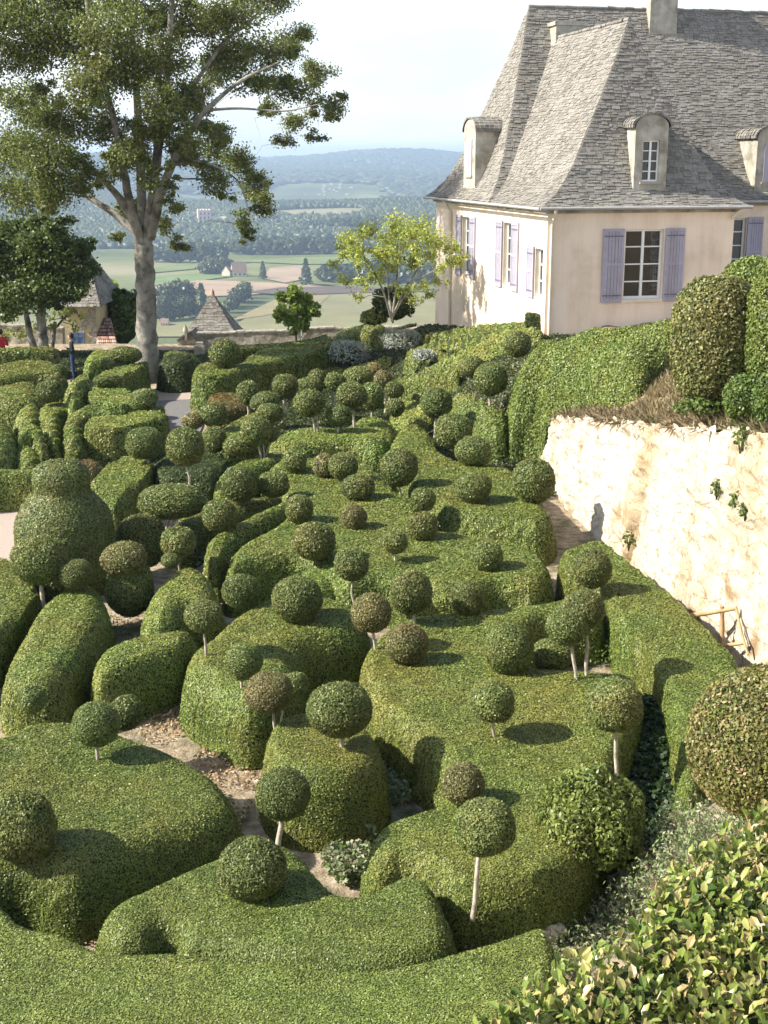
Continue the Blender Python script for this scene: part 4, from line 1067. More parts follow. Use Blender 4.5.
# ------------------------------------------------------------------ trees
def tree(name, label, trunk_pts, limbs, clumps, Y, leafmat, barkmat, leafL, per_px, spread_y, group=None, twig=0.02, flat=0.7, hang=0.4, seed=0, cat='tree'):
    """trunk_pts / limbs: polylines of (px, py, dY, radius m); clumps: (px, py, rx, ry) in pixels at depth Y, spread in depth"""
    rng = np.random.default_rng(100 + seed)
    W3 = lambda a: at_y(a[0], a[1], Y + a[2])
    base = W3(trunk_pts[0])
    root = empty(name, base, 0, label, cat, group)
    tb = MB(); nodes = []; nr = []
    def poly(pts):
        P = np.array([W3(a) for a in pts]); R = np.array([a[3] for a in pts])
        # smooth resample
        t = np.arange(len(P)); tt = np.linspace(0, len(P)-1, (len(P)-1)*5+1)
        Pq = np.stack([np.interp(tt, t, P[:, i]) for i in range(3)], 1)
        for _ in range(2): Pq[1:-1] = (Pq[:-2] + 2*Pq[1:-1] + Pq[2:]) / 4
        Pq[1:-1] += rng.normal(0, 0.25, (len(Pq)-2, 3)) * np.interp(tt, t, R)[1:-1, None] * 0.22
        Rq = np.interp(tt, t, R)
        return Pq, Rq
    Pq, Rq = poly(trunk_pts); tb.tube(Pq - base, Rq, 14 if name != 'sapling' else 8)
    nodes += list(Pq[len(Pq)//2:]); nr += list(Rq[len(Pq)//2:])
    tb.build('trunk', M[barkmat], root)
    lb = MB()
    for l in limbs:
        Pq, Rq = poly(l); lb.tube(Pq - base, Rq, 8); nodes += list(Pq[2:]); nr += list(Rq[2:])
    LP = []; LN = []
    s = px_size(clumps[0][0], clumps[0][1], Y)
    order = sorted(clumps, key=lambda c: (c[0]-trunk_pts[-1][0])**2 + (c[1]-trunk_pts[-1][1])**2)
    for (cx, cy, rx, ry) in order:
        dy = rng.uniform(-1, 1) * spread_y + (5.5 * float(smooth((cx - 160) / 110)) if name == 'lime_tree' else 0)
        c = W3((cx, cy, dy)); ax = np.array([rx*s, (rx+ry)*0.5*s, ry*s])
        nn = np.array(nodes); rr = np.array(nr)
        # branch from the nearest lower/closer node
        d = np.linalg.norm(nn - c, axis=1) + 0.9*np.maximum(0, nn[:, 2] - c[2])
        j = int(np.argmin(d)); A = nn[j]; r0 = min(rr[j]*0.6, 0.012 + 0.018*np.linalg.norm(c-A))
        mid = (A + c)/2 + np.array([0, 0, 0.10*np.linalg.norm(c-A)]) + rng.normal(0, 0.06, 3)*np.linalg.norm(c-A)
        B = np.array([A, (A+mid)/2+rng.normal(0,.03,3), mid, (mid+c)/2+rng.normal(0,.03,3), c])
        lb.tube(B - base, np.linspace(r0, max(0.014, r0*0.4), 5), 6, cap=False)
        nodes += [mid, c]; nr += [r0*0.7, r0*0.45]
        nleaf = int(PI*rx*ry*per_px); nsub = max(4, int(rx*ry*PI/60))
        for q in range(nsub):
            v = rng.normal(size=3); v /= np.linalg.norm(v); v *= rng.uniform(0.45, 1.0)
            e = c + v*ax
            m2 = (c+e)/2 + rng.normal(0, .08, 3)
            lb.tube(np.array([c, m2, e]) - base, [twig, twig*0.7, twig*0.35], 4, cap=False)
            k = max(3, nleaf // nsub)
            spot = e + rng.normal(size=(k, 3))*np.array([1, 1, flat])*0.33*ax.mean()
            tpos = rng.random(k)[:, None]
            spot = spot + rng.normal(size=(k,3))*0.10*ax.mean(); spot = spot*(0.75) + 0.25*(m2*(1-tpos) + e*tpos)
            LP.append(spot); LN.append(nrm((spot-c)*0.6/ax + rng.normal(size=(k,3))*0.7 + np.array([0,0,0.6])))
    lb.build('limb', M[barkmat], root)
    P = np.concatenate(LP); N = np.concatenate(LN)
    v, q = leaf_quads(P - base, N, leafL, 0.72, 0.45, 0.1, hang=hang)
    cm = MB(); cm.add(v, q, 0); cm.build('crown', M[leafmat], root)
    return root

BT = [(20,20,45,25),(60,40,45,28),(30,105,38,26),(8,150,32,28),(45,158,36,30),(15,195,34,20),(60,118,32,26),(92,80,28,26),(70,5,45,20),(112,28,36,28),(130,72,30,28),(102,128,26,22),(80,180,20,16),(25,60,30,16),(50,190,30,18),
      (150,15,38,26),(165,60,26,28),(186,98,26,22),(122,158,20,18),(152,128,24,20),(186,148,20,16),(196,22,38,24),(215,70,20,22),
      (230,18,38,22),(268,2,34,14),(228,58,32,22),(266,52,36,20),(296,36,26,14),(250,82,26,12),(288,88,32,16),(318,72,20,16),(330,104,17,13),(302,124,24,11),(286,140,18,7),(339,96,8,9),(316,138,12,8),(270,108,18,8),
      (212,138,24,16),(238,160,24,19),(214,178,18,17),(254,184,20,18),(264,204,14,16),(243,224,11,16),(247,238,7,9),(198,160,14,12),
      (128,208,16,13),(165,226,13,13),(180,243,11,11),(118,233,11,7),(174,205,13,11),(150,180,14,14),(140,150,16,16),(160,100,20,18),(205,120,14,12)]
def extra_clumps(poly, n, r0, r1, seed, holes=()):
    rg = np.random.default_rng(seed); P = np.array(poly, float); out = []
    while len(out) < n:
        x, y = rg.uniform(P.min(0), P.max(0)); d, _, _ = sdf(P, np.array([x]), np.array([y]))
        if d[0] > 4 and all(math.hypot(x-a, y-b) > r for a, b, r in holes):
            rr = rg.uniform(r0, r1); out.append((x, y, rr, rr*0.75))
    return out
BT += extra_clumps([(-30,-20),(275,-20),(290,15),(322,42),(346,85),(342,103),(325,142),(285,152),(262,150),(272,190),(268,212),(245,240),(232,215),(205,195),(182,172),(168,215),(150,235),(112,236),(98,205),(62,208),(40,226),(-30,215)], 75, 8, 15, 3, [(12,78,16),(238,112,18),(205,172,16),(95,215,14)])
BT += extra_clumps([(85,40),(200,40),(215,120),(190,165),(120,200),(80,190)], 30, 8, 14, 9)
BT += [(60,-35,60,30),(150,-40,60,30),(230,-30,50,24),(0,-20,50,30),(-40,60,40,50),(-45,150,36,40)]
tree('lime_tree', 'tall spreading tree with a pale lichen-spotted trunk, crown cut by the picture top',
     [(146,388,0,0.56),(148,372,0,0.43),(147,340,0,0.37),(146,290,0,0.34),(144,262,0,0.33),(144,244,0,0.33)],
     [[(144,250,0,0.213),(132,215,-.3,0.164),(124,170,-.6,0.131),(112,110,-.9,0.107),(98,60,-1.1,0.082),(88,10,-1.2,0.082),(80,-40,-1.3,0.041)],
      [(144,250,0,0.221),(142,200,.2,0.172),(140,140,.4,0.148),(136,80,.5,0.123),(132,30,.6,0.098),(128,-40,.7,0.057)],
      [(145,248,0,0.230),(152,205,0,0.189),(158,150,.1,0.164),(166,90,.2,0.131),(170,30,.2,0.107),(174,-40,.2,0.057)],
      [(150,238,0,0.197),(160,195,-.6,0.164),(178,150,-1.2,0.123),(205,110,-1.6,0.090),(240,80,-1.9,0.057),(280,62,-2,0.033)],
      [(140,235,0,0.164),(112,212,.5,0.123),(90,198,.8,0.098),(72,184,1,0.074),(50,170,1.2,0.041)],
      [(136,225,0,0.164),(118,196,-.6,0.123),(96,172,-1,0.090),(70,150,-1.3,0.049)],
      [(160,140,0,0.115),(190,90,.8,0.082),(225,40,1.3,0.057),(262,10,1.6,0.033)],
      [(205,110,-1.6,0.049),(240,108,-1.8,0.037),(285,112,-2,0.025),(320,104,-2,0.016)],
      [(170,165,-1,0.066),(205,160,-1.6,0.041),(240,180,-2,0.025),(250,215,-2.1,0.025)]],
     BT, 46.0, 'lime', 'bark', 0.092, 1.45, 3.2, seed=1)

LT = [(20,235,30,18),(50,245,32,18),(75,262,22,16),(15,262,28,18),(45,275,36,18),(70,286,24,12),(30,295,30,14),(5,290,22,18),(86,246,12,8),(92,272,10,8),(60,225,16,8),(0,240,22,22),(12,312,18,8),(58,303,14,8),(-20,250,24,30),(-15,300,20,20)] + extra_clumps([(-20,225),(25,215),(60,218),(90,240),(97,270),(80,300),(40,312),(-20,312)], 34, 9, 15, 5)
tree('garden_tree', 'dense dark-green tree with two pale trunks left of the big spreading tree',
     [(44,352,0,0.24),(42,335,0,0.2),(41,318,0,0.18),(42,300,0,0.16)],
     [[(36,352,.2,0.15),(30,335,.2,0.13),(27,318,.2,0.11),(24,298,.2,0.08)], [(42,305,0,0.12),(52,285,-.4,0.08),(66,268,-.6,0.05)], [(41,305,0,0.12),(32,280,.3,0.08),(18,262,.5,0.05)], [(42,300,0,0.12),(44,270,0,0.09),(48,245,0,0.05)]],
     LT, 51.0, 'lime2', 'bark', 0.13, 1.7, 2.2, seed=2)
tree('garden_tree', 'thin yellow-green young trees below the dense dark-green tree, by the old wall',
     [(52,350,0,0.09),(54,335,0,0.08),(55,322,0,0.07)], [[(54,330,0,0.06),(64,318,0,0.04),(74,310,0,0.03)]],
     [(62,318,16,8),(76,312,12,7),(50,325,10,6),(38,328,10,6),(18,330,14,7),(72,325,8,6),(6,336,10,6)], 52.5, 'yellow', 'bark', 0.12, 0.45, 0.8, seed=3)

YT = [(350,238,16,9),(372,230,18,9),(395,226,20,9),(418,230,18,9),(438,240,16,8),(405,243,22,9),(380,248,18,8),(352,256,14,7),(425,254,16,7),(450,248,12,6),(455,262,9,5),(440,266,10,5),(365,262,12,6),(410,262,16,7),(342,250,8,7),(390,268,10,5),(462,256,7,4),(385,238,14,7)] + extra_clumps([(330,250),(352,230),(395,218),(432,222),(452,245),(470,262),(445,275),(420,290),(385,292),(350,275)], 26, 6, 11, 8) + [(345,280,9,6),(362,285,10,6),(420,285,10,6),(440,280,9,6),(405,290,10,6),(380,275,12,7),(335,265,8,6),(430,296,8,5),(356,298,7,4),(415,300,8,5)]
tree('young_tree', 'airy yellow-green tree with many thin stems in front of the left end of the house',
     [(392,322,0,0.042),(391,310,0,0.036),(390,300,0,0.030)],
     [[(391,318,0,0.042),(384,292,-.3,0.033),(372,268,-.5,0.024),(356,248,-.6,0.012)], [(392,318,.1,0.042),(396,288,.2,0.033),(398,258,.3,0.024),(396,232,.3,0.012)], [(393,316,0,0.042),(404,290,-.2,0.033),(418,268,-.3,0.024),(436,252,-.4,0.012)], [(390,314,.2,0.036),(388,280,.4,0.027),(384,255,.5,0.018),(376,236,.5,0.011)], [(394,314,0,0.036),(412,284,.3,0.024),(430,272,.4,0.018),(452,262,.4,0.010)]],
     YT, 43.5, 'yellow', 'bark', 0.085, 1.0, 1.7, twig=0.008, flat=1.3, seed=4)
p = at_y(393, 306, 44.5); s = px_size(393, 306, 44.5)
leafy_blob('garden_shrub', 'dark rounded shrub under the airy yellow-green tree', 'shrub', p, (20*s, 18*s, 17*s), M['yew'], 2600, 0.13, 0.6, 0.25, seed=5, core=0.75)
p = at_y(374, 318, 46); s = px_size(374, 318, 46)
leafy_blob('garden_shrub', 'small round clipped shrub left of the dark shrub under the airy tree', 'shrub', p, (14*s, 13*s, 8*s), M['box'], 1500, 0.11, 0.6, 0.12, seed=6, core=0.85)

# upright vase-shaped shrub at the parapet
US = [(285,300,9,8),(300,296,11,8),(310,302,8,8),(292,312,12,8),(305,314,10,8),(280,308,7,7),(296,324,9,7),(288,322,7,6),(302,326,6,5),(295,333,5,5),(313,312,5,6),(278,318,6,4),(293,292,8,5)]
tree('vase_shrub', 'upright bushy shrub fanning out above the far parapet wall',
     [(296,345,0,0.05),(296,338,0,0.04),(296,332,0,0.03)], [[(296,336,0,0.025),(290,318,-.2,0.02),(284,304,-.3,0.012)], [(296,336,0,0.025),(302,316,.2,0.02),(308,302,.3,0.012)], [(296,334,0,0.025),(296,315,0,0.03),(297,298,0,0.02)]],
     US, 49.0, 'vase', 'darkwood', 0.16, 2.6, 0.9, seed=5, flat=1.0, hang=0.0)

# bright bush behind the trunk
p = at_y(125, 318, 60); s = px_size(125, 318, 60)
leafy_blob('laurel_bush', 'bright green bush behind the trunk of the big tree, beside the tiled lean-to', 'bush', p, (20*s, 18*s, 28*s), M['lush'], 3200, 0.24, 0.55, 0.25, seed=8, core=0.8)
p = at_y(106, 296, 64); s = px_size(106, 296, 64)
leafy_blob('yellow_bush', 'pale yellow-green treetop behind the small house with the blue shutter', 'bush', p, (14*s, 12*s, 14*s), M['yellow'], 900, 0.24, 0.6, 0.3, seed=9)

# ------------------------------------------------------------------ buildings on the far terrace
def quadprism(mb, P, d, mat=0): pass
M['ochre'] = rough_mat('ochre_render', [(0.3,(0.42,0.34,0.18)),(0.7,(0.54,0.45,0.26))], 1.2, 6, 0.9, 0.2, 25)
M['terracotta'] = None
m, nt, bs, out = new_mat('terracotta_tiles'); M['terracotta'] = m
g = nt.nodes.new('ShaderNodeNewGeometry'); r = ramp(nt, [(0,(0.20,0.10,0.07)),(0.4,(0.36,0.20,0.14)),(0.7,(0.44,0.28,0.20)),(1,(0.52,0.40,0.32))]); nt.links.new(g.outputs['Random Per Island'], r.inputs[0]); nt.links.new(r.outputs[0], bs.inputs['Base Color']); bs.inputs['Roughness'].default_value = 0.9
M['blue'] = plain('blue_grey_paint', (0.10,0.14,0.24), 0.6, 0.3, 0.1)
M['rubble'] = rough_mat('rubble_stone', [(0.3,(0.16,0.14,0.10)),(0.5,(0.32,0.29,0.23)),(0.75,(0.48,0.45,0.38))], 5.0, 8, 0.95, 0.9, 7, ((0.10,0.10,0.06), 0.9, 0.52, 0.7, 0.5), bdist=0.06)
YH = 57.0
A = at_y(62, 345, YH); B = at_y(97, 345, YH); top = at_y(97, 306, YH)[2]
sh = empty('garden_house', (A[0], YH, 0), 0, 'small ochre house with a blue-grey shutter and stone roof at the edge of the terrace', 'house')
wdt = B[0] - A[0]
w = MB(); sp = px_size(80, 340, YH)
u = lambda x: at_y(x, 340, YH)[0] - A[0]
zz = lambda y: at_y(80, y, YH)[2]
wall_strip(w, (0,0), (wdt,0), -1.5, top, [(u(71),u(84),zz(352),zz(333))], (0,1), 0.18, 0, 0)
wall_strip(w, (wdt,0), (wdt,4.5), -1.5, top, [], (-1,0), 0.1, 0, 0); wall_strip(w, (0,4.5), (0,0), -1.5, top, [], (1,0), 0.1, 0, 0); wall_strip(w, (0,4.5), (wdt,4.5), -1.5, top, [], (0,-1), 0.1, 0, 0)
w.build('wall', M['ochre'], sh)
q = MB()
for i in range(6):
    z = zz(309 + 4.2*i); x = u(90 - 2.6*i); q.box(x, x + 0.35, -0.02, 0.03, z - 0.16, z)
for i in range(8): z = zz(312 + 4*i); q.box(wdt-0.22-0.1*(i%2), wdt+0.015, -0.025, 0.1, z-0.15, z)
q.build('quoin', M['rubble'], sh)
s_ = MB(); a, b = u(70.5), u(84.5); s_.box(a, b, -0.05, -0.004, zz(352.5), zz(332.5)); 
for f in (0.02, 0.5, 0.98): s_.box(a+(b-a)*f-0.03, a+(b-a)*f+0.03, -0.075, -0.052, zz(352.5), zz(332.5))
s_.box(a,b,-0.08,-0.076,zz(350)-0.04,zz(350)+0.04); s_.box(a,b,-0.08,-0.076,zz(336)-0.04,zz(336)+0.04)
s_.build('shutter', M['blue'], sh)
fnA = lambda k: np.array([-0.3 + 1.0*k, -0.3 + 2.5*k, top + 2.3*k]); fnB = lambda k: np.array([wdt + 0.3 - 1.0*k, -0.3 + 2.5*k, top + 2.3*k])
fC = lambda k: np.array([wdt + 0.3 - 1.0*k, 4.8 - 2.6*k, top + 2.3*k]); fD = lambda k: np.array([-0.3 + 1.0*k, 4.8 - 2.6*k, top + 2.3*k])
rm = MB(); roof_slope(rm, fnA, fnB, 0.16, rm); roof_slope(rm, fnB, fC, 0.16, rm); roof_slope(rm, fC, fD, 0.16, rm); roof_slope(rm, fD, fnA, 0.16, rm)
rm.build('roof', [M['slab2'], M['slab2']], sh)

# terracotta lean-to
le = empty('tiled_lean_to', at_y(97, 352, 56.5), 0, 'terracotta-tiled lean-to roof sloping beside the small ochre house', 'lean-to')
P0 = [at_y(97.5,351,55.8), at_y(119,351,55.8), at_y(110,319,58.6), at_y(98,319,58.6)]
o0 = np.array(le.location); P0 = [p - o0 for p in P0]
tm = MB(); nrow, ncol = 9, 9
for i in range(ncol):
    for j in range(nrow):
        f = lambda a, b: (P0[0]*(1-a)+P0[1]*a)*(1-b) + (P0[3]*(1-a)+P0[2]*a)*b
        c0, c1 = f((i+.5)/ncol, j/nrow), f((i+.5)/ncol, (j+1.15)/nrow)
        tm.tube([c0, c1 + np.array([0,0,-0.03])], [0.075, 0.06], 6, cap=False)
        e0, e1 = f(i/ncol, j/nrow), f(i/ncol, (j+1.1)/nrow); tm.tube([e0 - np.array([0,0,.05]), e1 - np.array([0,0,.07])], [0.05, 0.045], 6, cap=False)
tm.quad(*[p - np.array([0,0,0.06]) for p in P0]); tm.build('roof_tiles', M['terracotta'], le)
wl_ = MB(); 
wl_.add([P0[0]-[0,-.1,.1], P0[1]-[0.1,-.1,.1], P0[1]-[0.1,-.1,1.6], P0[0]-[0,-.1,1.6]], [(0,1,2,3)]); wl_.add([P0[1]-[.1,0,.1], P0[2]-[.1,0,.1], P0[2]-[.1,0,4], P0[1]-[.1,0,1.6]], [(0,1,2,3)])
wl_.build('wall', M['ochre'], le)

# rough old wall behind the thin trees
def wall_px(name, label, a, b, Y, thick, h_mat, cap=True, cat='wall', Yb=None):
    """free-standing wall whose top edge runs between two pixels"""
    A = at_y(*a, Y); B = at_y(*b, Yb or Y); L = np.linalg.norm((B-A)[:2]); n = int(L/0.35)+2
    mb = MB(); t = np.linspace(0, 1, n); T = A[None]*(1-t[:,None]) + B[None]*t[:,None]
    T[:, 2] += 0.05*vnoise(T, 1.3, 3)
    dn = np.array([-(B-A)[1], (B-A)[0]])/L; dn = dn if dn[1] > 0 else -dn
    o = np.array([dn[0], dn[1], 0])*thick
    nz = 9; V = []
    for k in np.linspace(0, 1, nz):
        r = T.copy(); r[:, 2] = T[:, 2]*k - 2.0*(1-k); jit = 0.035*vnoise(r, 3.0, 9); r[:, 1] += jit; V.append(r)
    V = np.concatenate(V); q = [(k*n+i, k*n+i+1, (k+1)*n+i+1, (k+1)*n+i) for k in range(nz-1) for i in range(n-1)]
    mb.add(V, q, 0, False)
    low = T*1.0; low[:, 2] = -2
    mb.add(np.concatenate([T+o, low+o]), [(i, n+i, n+i+1, i+1) for i in range(n-1)])
    mb.add(np.concatenate([T, T+o]), [(i, i+1, n+i+1, n+i) for i in range(n-1)])
    for i in (0, n-1):
        mb.add([T[i], T[i]+o, low[i]+o, low[i]], [(0,1,2,3)])
    if cap:
        for i in range(n-1):
            c0, c1 = T[i]*0.98+T[i+1]*0.02, T[i]*0.02+T[i+1]*0.98; h = RNG.uniform(0.05, 0.09)
            f = np.array([0,-0.04,0]); g_ = o + np.array([0,0.04,0]); up = np.array([0,0,h])
            e = np.array([0,0,0.006])
            mb.add([c0+f+e, c1+f+e, c1+g_+e, c0+g_+e, c0+f+up, c1+f+up, c1+g_+up, c0+g_+up], [(4,5,6,7),(0,1,5,4),(1,2,6,5),(2,3,7,6),(3,0,4,7)])
    return tag(mb.build(name, M[h_mat], loc=(A+B)/2*np.array([1,1,0])), label, cat)
wall_px('old_wall', 'rough grey stone wall behind the thin young trees at the left edge', (-90,318), (62,330), 56, 0.5, 'rubble')
wall_px('parapet_wall', 'low stone parapet wall along the far edge of the terrace, with pale coping', (196,334), (300,331), 54.0, 0.45, 'rubble')
wall_px('parapet_wall', 'pale far stretch of low parapet wall between the upright shrub and the house', (302,330.5), (440,327), 55.0, 0.45, 'rubble')

# turret with the pyramid roof
YT_ = 57.5
apex = at_y(208, 292, YT_ + 1.7); eL = at_y(180, 341, YT_)[0]; eR = at_y(240, 341, YT_)[0]; ze = at_y(208, 344, YT_)[2]
cx_ = (eL+eR)/2; hw = (eR-eL)/2
tu = empty('stone_turret', (cx_, YT_+hw, 0), 0, 'stone turret with a steep grey pyramid roof and a pointed tip on the far terrace', 'turret')
rm = MB(); hh = apex[2]-ze
cor = [(-hw,-hw),(hw,-hw),(hw,hw),(-hw,hw)]
def edge(c): return lambda k: np.array([c[0]*(1-k)*(1+0.12*(1-k)**3), c[1]*(1-k)*(1+0.12*(1-k)**3), ze+hh*k])
for i in range(4): roof_slope(rm, edge(cor[i]), edge(cor[(i+1)%4]), 0.14, rm)
rm.build('roof', [M['slab2'], M['slab2']], tu)
fi = MB(); fi.tube([(0,0,ze+hh-0.35),(0,0,ze+hh+0.05),(0,0,ze+hh+0.16)], [0.13,0.10,0.03], 8); fi.build('finial', M['terracotta'], tu)
w = MB(); b = hw*0.92; w.box(-b,b,-b,b,-6,ze+0.03); w.build('wall', M['rubble'], tu)
# gabled stone dormer stub left of the turret
st = empty('stone_stair_head', at_y(186, 352, 55.5), 0, 'small gabled stone structure with a grey pinnacle at the left foot of the turret', 'stone structure')
so = np.array(st.location); sp = px_size(186, 345, 55.5)
w = MB(); w.box(-8*sp, 10*sp, 0, 1.4, -1.5, 12*sp); w.add([(-8*sp,0,12*sp),(10*sp,0,12*sp),(6*sp,0,20*sp),(-8*sp,1.4,12*sp),(10*sp,1.4,12*sp),(6*sp,1.4,20*sp)], [(0,1,2,2),(3,5,4,4)])
w.build('wall', M['rubble'], st)
r_ = MB(); roof_slope(r_, lambda k: np.array([-9*sp+15*sp*k, -0.1, 11.5*sp+9.5*sp*k]), lambda k: np.array([-9*sp+15*sp*k, 1.5, 11.5*sp+9.5*sp*k]), 0.13, r_)
r_.quad((6*sp,-0.1,21*sp),(6*sp,1.5,21*sp),(11*sp,1.5,12*sp),(11*sp,-0.1,12*sp)); r_.build('roof', [M['slab2'], M['slab2']], st)
pn = MB(); pn.box(-1.5*sp+0.05, 2*sp, -0.12, 0.1, 12*sp, 21*sp); pn.tube([(0.25*sp,-0.01,21*sp),(0.25*sp,-0.01,24*sp),(0.25*sp,-0.01,28*sp)], [0.13,0.09,0.01], 8); pn.build('pinnacle', M['stone'], st)
bl = MB(); bl.box(-0.2,0.2,-0.15,0.15,0,0.45); bl.box(-0.12,0.14,-0.1,0.1,0.452,0.6)
bo = bl.build('stone_post', M['stone']); bo.location = on(200, 357, 0.0); tag(bo, 'short pale stone post beside the round ball on the tall L-shaped hedge', 'stone post')

# ------------------------------------------------------------------ people
M['skin'] = plain('skin', (0.45,0.28,0.20), 0.6, 0.3, 0.05)
M['darktop'] = plain('dark_green_top', (0.025,0.032,0.028), 0.9, 0.1, 0.2)
M['jeans'] = plain('blue_jeans', (0.035,0.05,0.10), 0.9, 0.1, 0.25)
M['hair'] = plain('dark_hair', (0.025,0.018,0.015), 0.6, 0.3, 0.2)
M['redjacket'] = plain('red_jacket', (0.42,0.035,0.04), 0.8, 0.2, 0.15)
M['shoe'] = plain('dark_shoe', (0.04,0.035,0.03), 0.7, 0.3, 0.1)
def person(label, loc, rz, top, legs, k=1.0):
    """one skinned body: facing -X before rotation; forearms raised in front of the chest"""
    J = {'pelvis':(0,0,.95,.125,.15),'waist':(0,0,1.08,.10,.13),'chest':(-.01,0,1.28,.115,.165),'neck':(-.01,0,1.45,.055,.055),'nb':(-.03,0,1.52,.055,.055),'face':(-.05,0,1.60,.085,.075),'crown':(-.035,0,1.70,.075,.07)}
    for s, n in ((1,'l'),(-1,'r')):
        J.update({'hip'+n:(0,.09*s,.90,.09,.09),'knee'+n:(-.02*(s>0),.10*s,.50,.062,.062),'ankle'+n:(.02,.10*s,.09,.042,.042),'toe'+n:(-.14,.11*s,.045,.035,.04),
                  'sh'+n:(-.01,.175*s,1.40,.06,.06),'elb'+n:(.02,.235*s,1.12,.045,.045),'wri'+n:(-.20,.12*s,1.20,.030,.032)})
    E = [('pelvis','waist'),('waist','chest'),('chest','neck'),('neck','nb'),('nb','face'),('face','crown')]
    for n in 'lr': E += [('pelvis','hip'+n),('hip'+n,'knee'+n),('knee'+n,'ankle'+n),('ankle'+n,'toe'+n),('chest','sh'+n),('sh'+n,'elb'+n),('elb'+n,'wri'+n)]
    # hand: palm and five fingers
    for s, n in ((1,'l'),(-1,'r')):
        J['palm'+n] = (-.27,.08*s,1.235,.030,.018); E.append(('wri'+n,'palm'+n))
        for i, L in enumerate((.055,.065,.06,.048)):
            a = (-.31,.08*s-.012*s, 1.265-.018*i,.009,.009); b = (-.31-L*.5,.08*s-.035*s,1.268-.019*i,.008,.008)
            J[f'f{i}a{n}'] = a; J[f'f{i}b{n}'] = b; E += [('palm'+n, f'f{i}a{n}'), (f'f{i}a{n}', f'f{i}b{n}')]
        J['tha'+n] = (-.265,.045*s,1.268,.011,.011); J['thb'+n] = (-.30,.03*s,1.285,.009,.009); E += [('palm'+n,'tha'+n),('tha'+n,'thb'+n)]
    names = list(J); V = [tuple(c*k for c in J[n][:3]) for n in names]
    me = bpy.data.meshes.new('person'); me.from_pydata(V, [(names.index(a), names.index(b)) for a, b in E], []); me.update()
    o = bpy.data.objects.new('person', me); COL.objects.link(o)
    sk = o.modifiers.new('skin', 'SKIN'); sk.use_smooth_shade = True
    sv = me.skin_vertices[0].data
    for i, n in enumerate(names):
        sv[i].radius = (J[n][3]*k, J[n][4]*k); sv[i].use_root = (n == 'pelvis')
    sb = o.modifiers.new('sub', 'SUBSURF'); sb.levels = sb.render_levels = 2
    dg = bpy.context.evaluated_depsgraph_get(); ev = o.evaluated_get(dg)
    body = bpy.data.meshes.new_from_object(ev); o.modifiers.clear(); o.data = body
    # face: nose, brow and chin shaped by pushing vertices
    co = np.empty(len(body.vertices)*3, np.float32); body.vertices.foreach_get('co', co); co = co.reshape(-1, 3)/k
    def push(c, r, d):
        w_ = np.exp(-((co - np.array(c))**2).sum(1)/r**2)[:, None]; co[:] = co + w_*np.array(d)
    push((-.135,0,1.595), .018, (-.022,0,-.004)); push((-.12,0,1.54), .03, (-.012,0,0)); 
    for s in (1,-1): push((-.12,.03*s,1.615), .014, (.012,0,0)); push((-.03,.078*s,1.60), .02, (0,.014*s,0))
    body.vertices.foreach_set('co', (co*k).ravel()); 
    for m_ in (top, legs, M['skin'], M['shoe']): body.materials.append(m_)
    for p_ in body.polygons:
        z = p_.center.z/k; x = p_.center.x/k
        p_.material_index = 3 if z < .10 else 1 if z < .98 else 2 if (z > 1.46 or x < -.19) else 0
        p_.use_smooth = True
    o.location = loc; o.rotation_euler.z = rz; tag(o, label, 'person')
    hb = MB(); nu, nv = 18, 12; Vh = []
    for t in np.linspace(0, PI, nv+1):
        for a in np.arange(nu)/nu*2*PI:
            d = np.array([math.sin(t)*math.cos(a), math.sin(t)*math.sin(a), math.cos(t)])
            Vh.append(np.array([.0,0,1.645]) + d*np.array([.098,.092,.112])*(1 if d[2] > -.4 or d[0] > 0 else .8))
    Vh = (np.array(Vh) + 0.004*vnoise(np.array(Vh), 40, 2)[:, None])*k
    hb.add(Vh, [(i*nu+j, (i+1)*nu+j, (i+1)*nu+(j+1)%nu, i*nu+(j+1)%nu) for i in range(nv) for j in range(nu)], 0, True)
    hb.build('hair', M['hair'], o)
    return o
pp = at_z(74, 382, 0.0)
person('dark-haired person in a dark top and blue jeans standing behind the hedges, hands raised', (pp[0], pp[1], ground_flat(pp[0], pp[1])), 0.25, M['darktop'], M['jeans'], 1.0)
pp = at_y(4, 380, 47.5)
person('person in a red jacket half cut by the left edge of the picture', (pp[0], pp[1], 0.0), -1.2, M['redjacket'], M['jeans'], 0.97)
# ------------------------------------------------------------------ near planting on the bank
# clipped bush with pinkish tips at the right edge
Yb = 9.8
c = at_y(762, 742, Yb); s = px_size(762, 742, Yb)
nu, nv = 40, 24
V = np.array([[math.sin(t)*math.cos(a)*0.56, math.sin(t)*math.sin(a)*0.55, math.cos(t)*0.60] for t in np.linspace(0, PI, nv+1) for a in np.arange(nu)/nu*2*PI])
V *= (1 + 0.06*fbm(V*1.5, 1.3, 3, 12))[:, None]; V += c + np.array([0, 0.1, -0.05])
Q = np.array([(i*nu+j, (i+1)*nu+j, (i+1)*nu+(j+1)%nu, i*nu+(j+1)%nu) for i in range(nv) for j in range(nu)])
M['tipped'] = foliage('tipped_leaf', [(0.07,0.095,0.022),(0.13,0.16,0.035),(0.19,0.205,0.055),(0.25,0.235,0.09),(0.42,0.27,0.17)], (0.24,0.19,0.07), 0.35, 2.5)
o = hedge_obj('clipped_bush', V, Q, M['tipped'], M['box_core'], cov=2.2, tilt=0.9, k=0.003, out=0.8)
tag(o, 'large rounded bush with pinkish-brown tips at the right edge in front of the wall', 'bush')

